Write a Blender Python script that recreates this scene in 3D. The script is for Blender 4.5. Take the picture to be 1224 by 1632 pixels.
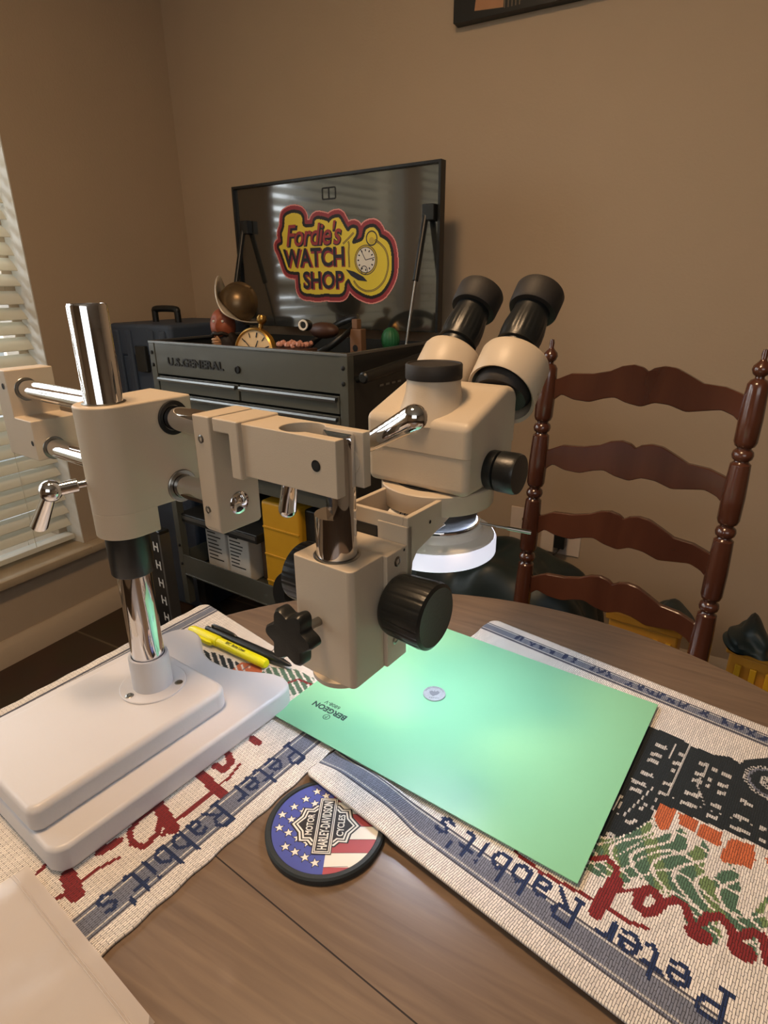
import bpy, bmesh, math, random
import numpy as np
from mathutils import Vector, Matrix
PI = math.pi; rad = math.radians
random.seed(4)
SC = bpy.context.scene
COL = SC.collection
for o in list(bpy.data.objects): bpy.data.objects.remove(o)

# ------------------------------------------------------------------ camera
cam_d = bpy.data.cameras.new('camera'); cam = bpy.data.objects.new('camera', cam_d); COL.objects.link(cam)
cam_d.sensor_fit = 'HORIZONTAL'; cam_d.sensor_width = 36.0; cam_d.lens = 947.0/1224*36
cam_d.clip_start = 0.02; cam_d.clip_end = 60
def cam_matrix(pitch, roll, yaw, loc):
    cy, sy, cp, sp = math.cos(yaw), math.sin(yaw), math.cos(pitch), math.sin(pitch)
    f = Vector((sy*cp, cy*cp, -sp)); r = Vector((cy, -sy, 0)); u = r.cross(f)
    r2 = r*math.cos(roll)+u*math.sin(roll); u2 = -r*math.sin(roll)+u*math.cos(roll)
    m = Matrix(((r2.x, u2.x, -f.x, loc[0]), (r2.y, u2.y, -f.y, loc[1]), (r2.z, u2.z, -f.z, loc[2]), (0, 0, 0, 1)))
    return m
cam.matrix_world = cam_matrix(rad(20.92), rad(-0.5), rad(-29.4), (0, 0, 1.17))
SC.camera = cam

# ------------------------------------------------------------------ world, lights, exposure
SC.view_settings.view_transform = 'Standard'; SC.view_settings.look = 'None'
SC.view_settings.gamma = 1; SC.view_settings.use_curve_mapping = False
SC.view_settings.exposure = 0.0
w = bpy.data.worlds.new('world'); SC.world = w; w.use_nodes = True
wn = w.node_tree.nodes; wl = w.node_tree.links
bg = wn['Background']
wtc = wn.new('ShaderNodeTexCoord'); wno = wn.new('ShaderNodeTexNoise'); wno.inputs['Scale'].default_value = 6
wr = wn.new('ShaderNodeValToRGB'); wr.color_ramp.elements[0].position = .42; wr.color_ramp.elements[1].position = .58
wr.color_ramp.elements[0].color = (.30, .34, .32, 1); wr.color_ramp.elements[1].color = (.85, .9, .93, 1)
wl.new(wtc.outputs['Generated'], wno.inputs['Vector']); wl.new(wno.outputs['Fac'], wr.inputs[0]); wl.new(wr.outputs[0], bg.inputs[0])
bg.inputs[1].default_value = 1.0

def area(name, loc, target, sx, sy, power, color, shape='RECTANGLE', spread=None):
    d = bpy.data.lights.new(name, 'AREA'); d.shape = shape; d.size = sx
    if shape in ('RECTANGLE', 'ELLIPSE'): d.size_y = sy
    d.energy = power; d.color = color
    if spread: d.spread = rad(spread)
    o = bpy.data.objects.new(name, d); COL.objects.link(o); o.location = loc
    o.rotation_euler = (Vector(target)-Vector(loc)).to_track_quat('-Z', 'Y').to_euler()
    return o
# daylight outside the two left windows
area('daylight_left', (-2.55, 0.0, 1.55), (-1.9, 0.15, 1.2), 2.6, 1.6, 120, (.90, .96, 1.0))
# added fill light behind the camera
area('fill_rear', (0.9, -1.9, 1.9), (-.3, 1.2, .9), 1.8, 1.2, 15, (.97, .97, .95))
# warm ceiling lamp over the table
area('ceiling_lamp_light', (-.45, .20, 2.36), (-.45, .25, .8), .26, .26, 20, (1.0, .655, .37))

# ------------------------------------------------------------------ materials
def lin(h):
    if isinstance(h, str):
        c = [int(h[i:i+2], 16)/255 for i in (0, 2, 4)]
    else: c = [v/255 for v in h]
    return tuple((v/12.92 if v <= .04045 else ((v+.055)/1.055)**2.4) for v in c)
def mat(name, col, rough=.5, metal=0., var=.06, vscale=30, bump=0., bscale=400, spec=.5, coat=0., emit=None, estr=0, sub=0, trans=0, alpha=1, ior=1.45):
    m = bpy.data.materials.new(name); m.use_nodes = True
    nt = m.node_tree; N = nt.nodes; L = nt.links; b = N['Principled BSDF']
    c = lin(col)
    tc = N.new('ShaderNodeTexCoord'); no = N.new('ShaderNodeTexNoise'); no.inputs['Scale'].default_value = vscale; no.inputs['Detail'].default_value = 4
    L.new(tc.outputs['Object'], no.inputs['Vector'])
    mx = N.new('ShaderNodeMix'); mx.data_type = 'RGBA'
    mx.inputs[6].default_value = (*[v*(1-var) for v in c], 1); mx.inputs[7].default_value = (*[min(1, v*(1+var)) for v in c], 1)
    L.new(no.outputs['Fac'], mx.inputs[0]); L.new(mx.outputs[2], b.inputs['Base Color'])
    b.inputs['Roughness'].default_value = rough; b.inputs['Metallic'].default_value = metal
    b.inputs['Specular IOR Level'].default_value = spec; b.inputs['Coat Weight'].default_value = coat; b.inputs['IOR'].default_value = ior
    b.inputs['Transmission Weight'].default_value = trans; b.inputs['Alpha'].default_value = alpha
    if sub: b.inputs['Subsurface Weight'].default_value = sub; b.inputs['Subsurface Radius'].default_value = (.01, .01, .01); b.inputs['Subsurface Scale'].default_value = 1
    if emit: b.inputs['Emission Color'].default_value = (*lin(emit), 1); b.inputs['Emission Strength'].default_value = estr
    if bump:
        n2 = N.new('ShaderNodeTexNoise'); n2.inputs['Scale'].default_value = bscale; L.new(tc.outputs['Object'], n2.inputs['Vector'])
        bp = N.new('ShaderNodeBump'); bp.inputs['Strength'].default_value = bump; bp.inputs['Distance'].default_value = .001
        L.new(n2.outputs['Fac'], bp.inputs['Height']); L.new(bp.outputs[0], b.inputs['Normal'])
    return m
def wood(name, c1, c2, rough=.35, scale=6, stretch=(1, 9, 9), rot=0, coat=.0, bump=.05):
    m = bpy.data.materials.new(name); m.use_nodes = True
    N = m.node_tree.nodes; L = m.node_tree.links; b = N['Principled BSDF']
    tc = N.new('ShaderNodeTexCoord'); mp = N.new('ShaderNodeMapping'); mp.inputs['Scale'].default_value = stretch; mp.inputs['Rotation'].default_value = (0, 0, rot)
    no = N.new('ShaderNodeTexNoise'); no.inputs['Scale'].default_value = scale; no.inputs['Detail'].default_value = 9; no.inputs['Distortion'].default_value = .5
    n2 = N.new('ShaderNodeTexNoise'); n2.inputs['Scale'].default_value = 3; n2.inputs['Detail'].default_value = 3
    L.new(tc.outputs['Object'], mp.inputs[0]); L.new(mp.outputs[0], no.inputs['Vector']); L.new(tc.outputs['Object'], n2.inputs['Vector'])
    r = N.new('ShaderNodeValToRGB'); r.color_ramp.elements[0].position = .3; r.color_ramp.elements[1].position = .7
    r.color_ramp.elements[0].color = (*lin(c1), 1); r.color_ramp.elements[1].color = (*lin(c2), 1)
    L.new(no.outputs['Fac'], r.inputs[0])
    mx = N.new('ShaderNodeMix'); mx.data_type = 'RGBA'; mx.blend_type = 'MULTIPLY'; mx.inputs[0].default_value = .35
    L.new(r.outputs[0], mx.inputs[6]); L.new(n2.outputs['Fac'], mx.inputs[7]); L.new(mx.outputs[2], b.inputs['Base Color'])
    b.inputs['Roughness'].default_value = rough; b.inputs['Coat Weight'].default_value = coat; b.inputs['Coat Roughness'].default_value = .12
    bp = N.new('ShaderNodeBump'); bp.inputs['Strength'].default_value = bump; bp.inputs['Distance'].default_value = .002
    L.new(no.outputs['Fac'], bp.inputs['Height']); L.new(bp.outputs[0], b.inputs['Normal'])
    return m
def attr_mat(name, rough=.6, weave=None, spec=.3):
    m = bpy.data.materials.new(name); m.use_nodes = True
    N = m.node_tree.nodes; L = m.node_tree.links; b = N['Principled BSDF']
    at = N.new('ShaderNodeAttribute'); at.attribute_name = 'Col'; at.attribute_type = 'GEOMETRY'
    b.inputs['Roughness'].default_value = rough; b.inputs['Specular IOR Level'].default_value = spec
    if not weave:
        no = N.new('ShaderNodeTexNoise'); no.inputs['Scale'].default_value = 900; tc = N.new('ShaderNodeTexCoord'); L.new(tc.outputs['Object'], no.inputs['Vector'])
        mx = N.new('ShaderNodeMix'); mx.data_type = 'RGBA'; mx.blend_type = 'MULTIPLY'; mx.inputs[0].default_value = .1
        L.new(at.outputs['Color'], mx.inputs[6]); L.new(no.outputs['Fac'], mx.inputs[7]); L.new(mx.outputs[2], b.inputs['Base Color'])
        return m
    uv = N.new('ShaderNodeUVMap'); uv.uv_map = 'UVMap'
    sep = N.new('ShaderNodeSeparateXYZ'); com = N.new('ShaderNodeCombineXYZ')
    no = N.new('ShaderNodeTexNoise'); no.inputs['Scale'].default_value = 260; L.new(uv.outputs[0], no.inputs['Vector'])
    ad = N.new('ShaderNodeMix'); ad.data_type = 'VECTOR'; ad.inputs[0].default_value = .0012
    L.new(uv.outputs[0], ad.inputs[4]); L.new(no.outputs['Color'], ad.inputs[5])
    L.new(ad.outputs[1], sep.inputs[0]); L.new(sep.outputs[1], com.inputs[0]); L.new(sep.outputs[0], com.inputs[1])
    br = N.new('ShaderNodeTexBrick'); br.inputs['Scale'].default_value = 1
    br.inputs['Brick Width'].default_value = weave[1]; br.inputs['Row Height'].default_value = weave[0]
    br.inputs['Mortar Size'].default_value = weave[0]*.15; br.inputs['Mortar Smooth'].default_value = .6; br.offset = .5
    L.new(com.outputs[0], br.inputs['Vector'])
    br.inputs['Color1'].default_value = (1, 1, 1, 1); br.inputs['Color2'].default_value = (.80, .80, .80, 1); br.inputs['Mortar'].default_value = (.13, .13, .145, 1)
    mx = N.new('ShaderNodeMix'); mx.data_type = 'RGBA'; mx.blend_type = 'MULTIPLY'; mx.inputs[0].default_value = 1
    L.new(at.outputs['Color'], mx.inputs[6]); L.new(br.outputs['Color'], mx.inputs[7]); L.new(mx.outputs[2], b.inputs['Base Color'])
    inv = N.new('ShaderNodeMath'); inv.operation = 'SUBTRACT'; inv.inputs[0].default_value = 1; L.new(br.outputs['Fac'], inv.inputs[1])
    bp = N.new('ShaderNodeBump'); bp.inputs['Strength'].default_value = .55; bp.inputs['Distance'].default_value = .0008
    L.new(inv.outputs[0], bp.inputs['Height']); L.new(bp.outputs[0], b.inputs['Normal'])
    b.inputs['Sheen Weight'].default_value = .15
    return m

M = {}
M['cream'] = mat('cream_paint', (194, 179, 158), .42, bump=.12, bscale=900, var=.03)
M['base'] = mat('base_white_paint', (202, 199, 200), .36, bump=.06, bscale=500, var=.02)
M['chrome'] = mat('chrome', (225, 225, 228), .045, metal=1, var=.01)
M['steel'] = mat('dull_steel', (150, 148, 142), .28, metal=1, var=.05)
M['tube'] = mat('rubbed_steel_tube', (170, 150, 132), .16, metal=1, var=.04)
M['black'] = mat('black_plastic', (26, 28, 28), .35, bump=.1, bscale=600, var=.1)
M['blackm'] = mat('black_matt_rubber', (38, 34, 31), .62, bump=.15, bscale=500, var=.1)
M['dark'] = mat('socket_dark', (14, 13, 12), .6)
M['wall'] = mat('wall_paint', (184, 164, 140), .85, bump=.5, bscale=160, var=.03, vscale=6, spec=.2)
M['ceil'] = mat('ceiling_paint', (225, 218, 205), .9, spec=.1)
M['trim'] = mat('trim_paint', (196, 176, 150), .5, var=.04)
M['sill'] = mat('sill_stone', (176, 158, 132), .35, var=.18, vscale=18)
M['slat'] = None; M['jamb'] = mat('jamb_white_paint', (226, 224, 216), .6)
M['glass'] = None
M['cart'] = mat('cart_grey_paint', (78, 80, 74), .27, bump=.15, bscale=700, var=.06)
M['cartd'] = mat('cart_dark_paint', (34, 36, 36), .4, bump=.1, bscale=700, var=.06)
M['lid'] = mat('lid_gloss_paint', (44, 45, 42), .10, var=.05, spec=.9, ior=1.7, coat=.6)
M['alu'] = mat('brushed_aluminium', (120, 122, 122), .35, metal=.8)
M['blue'] = mat('case_blue_plastic', (58, 70, 88), .5, bump=.2, bscale=300)
M['yellow'] = mat('yellow_plastic', (196, 146, 26), .5, bump=.1)
M['orange'] = mat('amber_plastic', (186, 128, 38), .55, bump=.1)
M['cherry'] = wood('cherry_stained_wood', (66, 34, 22), (98, 56, 38), .22, 9, (1, 1, .2), coat=.6, bump=.02)
M['table'] = wood('table_walnut', (112, 92, 76), (134, 112, 92), .36, 6, (1.5, 24, 24), rad(7.7), coat=.12)
M['tedge'] = wood('table_edge_wood', (96, 62, 40), (134, 94, 64), .4)
M['seam'] = mat('table_seam', (34, 24, 18), .7)
M['green'] = mat('green_vinyl_mat', (134, 194, 152), .33, var=.01, bump=.04, bscale=900, spec=.35)
M['ink'] = mat('dark_ink', (40, 66, 62), .6)
M['inkb'] = mat('black_ink', (16, 16, 18), .6)
M['white'] = mat('white_card', (208, 204, 196), .6)
M['cloth'] = mat('dark_green_cloth', (30, 42, 42), .45, bump=.3, bscale=60, var=.2)
M['brass'] = mat('aged_brass', (176, 138, 74), .3, metal=.9, var=.2)
M['dial'] = mat('cream_dial', (226, 196, 150), .5, var=.1)
M['skin'] = mat('painted_skin', (150, 82, 58), .5, var=.25, vscale=60)
M['beard'] = mat('painted_beard', (40, 30, 24), .6, var=.3, vscale=200, bump=.8, bscale=200)
M['helmet'] = mat('painted_bronze_helmet', (104, 86, 62), .33, metal=.6, var=.35, vscale=25)
M['brim'] = mat('painted_silver_brim', (196, 188, 174), .38, metal=.35, var=.3, vscale=40)
M['brown'] = mat('brown_wood_block', (116, 84, 58), .6, var=.2)
M['leather'] = mat('brown_leather', (70, 44, 32), .5, var=.25)
M['ball'] = mat('green_rubber', (32, 96, 58), .5)
M['led'] = mat('led_diffuser', (235, 238, 245), .4, emit=(225, 236, 255), estr=40)
M['ledside'] = mat('frosted_lamp_shell', (232, 230, 236), .3, emit=(226, 228, 245), estr=.75, var=.02)
M['shell'] = mat('white_plastic_shell', (242, 240, 236), .3)
M['hl'] = mat('highlighter_yellow', (226, 220, 22), .35, var=.02, sub=0, emit=(226, 220, 22), estr=0)
M['outlet'] = mat('outlet_plastic', (222, 206, 190), .4)
M['coinm'] = mat('coin_nickel', (184, 186, 190), .45, metal=.6, var=.25, vscale=260, bump=.6, bscale=700)
M['rubber'] = mat('coaster_rubber', (40, 46, 48), .55, bump=.2)
M['cblue'] = mat('print_blue', (74, 84, 158), .5, var=.08, vscale=60)
M['cred'] = mat('print_red', (168, 74, 78), .5, var=.15, vscale=60)
M['cwhite'] = mat('print_white', (226, 220, 206), .5, var=.05)
M['cblack'] = mat('print_black', (42, 36, 34), .5)
M['floor'] = None

def bag_mat():
    m = bpy.data.materials.new('frosted_plastic'); m.use_nodes = True
    N = m.node_tree.nodes; L = m.node_tree.links; b = N['Principled BSDF']
    b.inputs['Base Color'].default_value = (*lin((214, 204, 196)), 1); b.inputs['Roughness'].default_value = .28
    b.inputs['Alpha'].default_value = .62; b.inputs['Subsurface Weight'].default_value = 0
    tc = N.new('ShaderNodeTexCoord'); no = N.new('ShaderNodeTexNoise'); no.inputs['Scale'].default_value = 14; no.inputs['Detail'].default_value = 2
    L.new(tc.outputs['Object'], no.inputs['Vector']); bp = N.new('ShaderNodeBump'); bp.inputs['Strength'].default_value = .5; bp.inputs['Distance'].default_value = .01
    L.new(no.outputs['Fac'], bp.inputs['Height']); L.new(bp.outputs[0], b.inputs['Normal'])
    return m
M['bag'] = bag_mat()
def slat_mat():
    m = mat('blind_slat', (226, 222, 210), .4, var=.02); N = m.node_tree.nodes; L = m.node_tree.links
    b = N['Principled BSDF']; t = N.new('ShaderNodeBsdfTranslucent'); t.inputs[0].default_value = (*lin((232, 226, 206)), 1)
    mx = N.new('ShaderNodeMixShader'); mx.inputs[0].default_value = .32; L.new(b.outputs[0], mx.inputs[1]); L.new(t.outputs[0], mx.inputs[2]); L.new(mx.outputs[0], N['Material Output'].inputs[0]); return m
M['slat'] = slat_mat()
def glass_mat():
    m = bpy.data.materials.new('window_glass'); m.use_nodes = True
    N = m.node_tree.nodes; L = m.node_tree.links; N.remove(N['Principled BSDF'])
    t = N.new('ShaderNodeBsdfTransparent'); g = N.new('ShaderNodeBsdfGlossy'); g.inputs['Roughness'].default_value = .02
    f = N.new('ShaderNodeFresnel'); f.inputs[0].default_value = 1.45; mx = N.new('ShaderNodeMixShader')
    L.new(f.outputs[0], mx.inputs[0]); L.new(t.outputs[0], mx.inputs[1]); L.new(g.outputs[0], mx.inputs[2]); L.new(mx.outputs[0], N['Material Output'].inputs[0])
    return m
M['glass'] = glass_mat()
def floor_mat():
    m = bpy.data.materials.new('brown_floor_tile'); m.use_nodes = True
    N = m.node_tree.nodes; L = m.node_tree.links; b = N['Principled BSDF']
    tc = N.new('ShaderNodeTexCoord'); mp = N.new('ShaderNodeMapping'); mp.inputs['Location'].default_value = (.2, .27, 0)
    br = N.new('ShaderNodeTexBrick'); br.offset = .5; br.inputs['Scale'].default_value = 1; br.inputs['Brick Width'].default_value = .9; br.inputs['Row Height'].default_value = .45
    br.inputs['Mortar Size'].default_value = .004; br.inputs['Color1'].default_value = (*lin((74, 56, 42)), 1); br.inputs['Color2'].default_value = (*lin((84, 64, 48)), 1); br.inputs['Mortar'].default_value = (*lin((128, 106, 84)), 1)
    no = N.new('ShaderNodeTexNoise'); no.inputs['Scale'].default_value = 7; no.inputs['Detail'].default_value = 6
    mx = N.new('ShaderNodeMix'); mx.data_type = 'RGBA'; mx.blend_type = 'MULTIPLY'; mx.inputs[0].default_value = .6
    L.new(tc.outputs['Object'], mp.inputs[0]); L.new(mp.outputs[0], br.inputs['Vector']); L.new(tc.outputs['Object'], no.inputs['Vector'])
    L.new(br.outputs['Color'], mx.inputs[6]); L.new(no.outputs['Color'], mx.inputs[7]); L.new(mx.outputs[2], b.inputs['Base Color']); b.inputs['Roughness'].default_value = .45
    return m
M['floor'] = floor_mat()

# ------------------------------------------------------------------ mesh helpers
def sharp(bm, ang=38):
    for f in bm.faces: f.smooth = True
    for e in bm.edges:
        if len(e.link_faces) == 2:
            if e.calc_face_angle(0) > rad(ang): e.smooth = False
def obj(name, bm, material, parent=None, bevel=0, seg=3, flat=False, solid=0):
    bmesh.ops.recalc_face_normals(bm, faces=bm.faces[:])
    if flat or bevel:
        for f in bm.faces: f.smooth = bool(bevel)
    else: sharp(bm)
    me = bpy.data.meshes.new(name); bm.to_mesh(me); bm.free()
    for m in (material if isinstance(material, (list, tuple)) else [material]): me.materials.append(m)
    o = bpy.data.objects.new(name, me); COL.objects.link(o)
    if parent is not None: o.parent = parent
    if bevel:
        b = o.modifiers.new('bevel', 'BEVEL'); b.width = bevel; b.segments = seg; b.limit_method = 'ANGLE'; b.angle_limit = rad(32)
        wnm = o.modifiers.new('wn', 'WEIGHTED_NORMAL'); wnm.keep_sharp = True
    if solid:
        s = o.modifiers.new('solid', 'SOLIDIFY'); s.thickness = solid; s.offset = -1
    return o
def empty(name, loc=(0, 0, 0), rz=0, label=None, cat=None, group=None):
    o = bpy.data.objects.new(name, None); COL.objects.link(o); o.location = loc; o.rotation_euler = (0, 0, rz); o.empty_display_size = .05
    if label: tag(o, label, cat, group)
    return o
def tag(o, label, cat, group=None):
    o['label'] = label; o['category'] = cat
    if group: o['group'] = group
    return o
def struct(o): o['kind'] = 'structure'; return o
def NB(): return bmesh.new()
def box(bm, x0, x1, y0, y1, z0, z1, mi=0):
    v = [bm.verts.new((x, y, z)) for z in (z0, z1) for y in (y0, y1) for x in (x0, x1)]
    for f in ((0, 1, 3, 2), (4, 6, 7, 5), (0, 4, 5, 1), (2, 3, 7, 6), (0, 2, 6, 4), (1, 5, 7, 3)):
        fc = bm.faces.new([v[i] for i in f]); fc.material_index = mi
    return v
def prism(bm, pts, ax, a0, a1, mi=0):
    def P(p, a):
        if ax == 'z': return (p[0], p[1], a)
        if ax == 'x': return (a, p[0], p[1])
        return (p[0], a, p[1])
    A = [bm.verts.new(P(p, a0)) for p in pts]; B = [bm.verts.new(P(p, a1)) for p in pts]
    n = len(pts)
    bm.faces.new(A).material_index = mi; bm.faces.new(B).material_index = mi
    for i in range(n): bm.faces.new((A[i], A[(i+1) % n], B[(i+1) % n], B[i])).material_index = mi
def dirmat(p0, d, up=(0, 0, 1)):
    d = Vector(d).normalized(); u = Vector(up)
    if abs(d.dot(u)) > .98: u = Vector((0, 1, 0))
    x = u.cross(d).normalized(); y = d.cross(x)
    m = Matrix((x, y, d)).transposed().to_4x4(); m.translation = Vector(p0); return m
def lathe(bm, prof, p0=(0, 0, 0), d=(0, 0, 1), n=40, mi=0, radf=None, cap=True, up=(0, 0, 1), sx=1, sy=1):
    mt = dirmat(p0, d, up) if tuple(d) != (0, 0, 1) else Matrix.Translation(p0)
    rings = []
    for r, h in prof:
        ring = []
        if r < 1e-6: ring = [bm.verts.new(mt @ Vector((0, 0, h)))]
        else:
            for i in range(n):
                a = 2*PI*i/n; rr = r*(radf(a, h) if radf else 1)
                ring.append(bm.verts.new(mt @ Vector((sx*rr*math.cos(a), sy*rr*math.sin(a), h))))
        rings.append(ring)
    for a, b in zip(rings, rings[1:]):
        if len(a) == 1 and len(b) == 1: continue
        for i in range(n):
            j = (i+1) % n
            if len(a) == 1: f = bm.faces.new((a[0], b[j], b[i]))
            elif len(b) == 1: f = bm.faces.new((a[i], a[j], b[0]))
            else: f = bm.faces.new((a[i], a[j], b[j], b[i]))
            f.material_index = mi
    if cap:
        for ring in (rings[0], rings[-1]):
            if len(ring) > 1: bm.faces.new(ring).material_index = mi
def cyl(bm, p0, p1, r, n=24, r1=None, c=.0, mi=0):
    p0 = Vector(p0); p1 = Vector(p1); L = (p1-p0).length; r1 = r if r1 is None else r1
    pr = [(r-c, 0), (r, c), (r1, L-c), (r1-c, L)] if c else [(r, 0), (r1, L)]
    lathe(bm, pr, p0, (p1-p0), n, mi)
def tube(bm, pts, r, n=10, mi=0):
    pts = [Vector(p) for p in pts]; prev = None; k = len(pts)
    rs = r if isinstance(r, (list, tuple)) else [r]*k
    xup = None
    for i, p in enumerate(pts):
        d = (pts[min(i+1, k-1)]-pts[max(i-1, 0)]).normalized()
        if xup is None: xup = Vector((0, 0, 1)) if abs(d.z) < .9 else Vector((1, 0, 0))
        x = xup.cross(d).normalized(); y = d.cross(x); xup = y
        ring = [bm.verts.new(p+rs[i]*(math.cos(2*PI*j/n)*x+math.sin(2*PI*j/n)*y)) for j in range(n)]
        if prev:
            for j in range(n): bm.faces.new((prev[j], prev[(j+1) % n], ring[(j+1) % n], ring[j])).material_index = mi
        else: bm.faces.new(ring).material_index = mi
        prev = ring
    bm.faces.new(prev).material_index = mi
def roundpoly(pts, r, n=6):
    out = []; k = len(pts)
    rs = r if isinstance(r, (list, tuple)) else [r]*k
    for i in range(k):
        p = Vector(pts[i]).to_2d(); a = Vector(pts[i-1]).to_2d(); b = Vector(pts[(i+1) % k]).to_2d()
        if rs[i] <= 0: out.append(tuple(p)); continue
        da = (a-p).normalized(); db = (b-p).normalized(); ang = da.angle(db); t = rs[i]/math.tan(ang/2)
        t = min(t, (a-p).length*.49, (b-p).length*.49); rr = t*math.tan(ang/2)
        c = p+(da+db).normalized()*(rr/math.sin(ang/2)); s = p+da*t; e = p+db*t
        a0 = math.atan2(s.y-c.y, s.x-c.x); a1 = math.atan2(e.y-c.y, e.x-c.x); dl = (a1-a0+PI) % (2*PI)-PI
        for j in range(n+1):
            q = a0+dl*j/n; out.append((c.x+rr*math.cos(q), c.y+rr*math.sin(q)))
    return out
def smoothpts(P, n=6, closed=False):
    P = [Vector(p) for p in P]; out = []; k = len(P)
    R_ = range(k if closed else k-1)
    for i in R_:
        p0 = P[(i-1) % k] if closed or i > 0 else P[i]; p1 = P[i]; p2 = P[(i+1) % k]; p3 = P[(i+2) % k] if closed or i+2 < k else P[(i+1) % k]
        for j in range(n):
            t = j/n
            out.append(.5*((2*p1)+(-p0+p2)*t+(2*p0-5*p1+4*p2-p3)*t*t+(-p0+3*p1-3*p2+p3)*t**3))
    if not closed: out.append(P[-1])
    return out
def text(bm, s, size, mt, mi=0, ext=.0001, shear=0, spacing=1, offset=0, sx=1):
    """letters laid in the XY plane of mt, centred; returns nothing"""
    c = bpy.data.curves.new('t', 'FONT'); c.body = s; c.size = size; c.align_x = 'CENTER'; c.align_y = 'CENTER'; c.extrude = ext; c.shear = shear
    c.space_character = spacing; c.offset = offset; c.resolution_u = 3
    o = bpy.data.objects.new('t', c); COL.objects.link(o)
    dg = bpy.context.evaluated_depsgraph_get(); dg.update()
    me = bpy.data.meshes.new_from_object(o.evaluated_get(dg))
    bpy.data.objects.remove(o)
    vs = [bm.verts.new(mt @ Vector((v.co.x*sx, v.co.y, v.co.z))) for v in me.vertices]
    for p in me.polygons:
        try: bm.faces.new([vs[i] for i in p.vertices]).material_index = mi
        except ValueError: pass
    bpy.data.meshes.remove(me); bpy.data.curves.remove(c)
def fit_text(bm, s, w_, h_, mt, mi=0, **k):
    """letters scaled to an exact width and height, centred on mt"""
    b2 = bmesh.new(); text(b2, s, 1.0, Matrix.Identity(4), mi, **k)
    xs = [v.co.x for v in b2.verts]; ys = [v.co.y for v in b2.verts]
    A = Matrix.Diagonal((w_/(max(xs)-min(xs)), h_/(max(ys)-min(ys)), 1, 1)) @ Matrix.Translation((-(max(xs)+min(xs))/2, -(max(ys)+min(ys))/2, 0))
    bmesh.ops.transform(b2, matrix=mt @ A, verts=b2.verts[:])
    vs = {v.index: bm.verts.new(v.co) for v in b2.verts}
    for f in b2.faces:
        try: bm.faces.new([vs[v.index] for v in f.verts]).material_index = mi
        except ValueError: pass
    b2.free()
def plane_m(origin, x, y):
    x = Vector(x).normalized(); y = Vector(y).normalized(); z = x.cross(y)
    m = Matrix((x, y, z)).transposed().to_4x4(); m.translation = Vector(origin); return m
def poly(bm, pts, z, mi, mt=None):
    vs = [bm.verts.new((mt @ Vector((p[0], p[1], z))) if mt else (p[0], p[1], z)) for p in pts]
    f = bm.faces.new(vs); f.material_index = mi
def stroke(bm, pts, wdt, z, mi, mt=None, closed=False):
    P = [Vector(p).to_2d() for p in pts]; k = len(P); Lf = []; Rt = []
    for i in range(k):
        a = P[i-1] if (closed or i > 0) else P[i]; b = P[(i+1) % k] if (closed or i < k-1) else P[i]
        d = (b-a).normalized(); nn = Vector((-d.y, d.x))
        Lf.append(P[i]+nn*wdt/2); Rt.append(P[i]-nn*wdt/2)
    f = (lambda q: bm.verts.new(mt @ Vector((q.x, q.y, z)))) if mt else (lambda q: bm.verts.new((q.x, q.y, z)))
    A = [f(q) for q in Lf]; B = [f(q) for q in Rt]
    for i in range(k if closed else k-1):
        j = (i+1) % k; bm.faces.new((A[i], A[j], B[j], B[i])).material_index = mi

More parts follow.
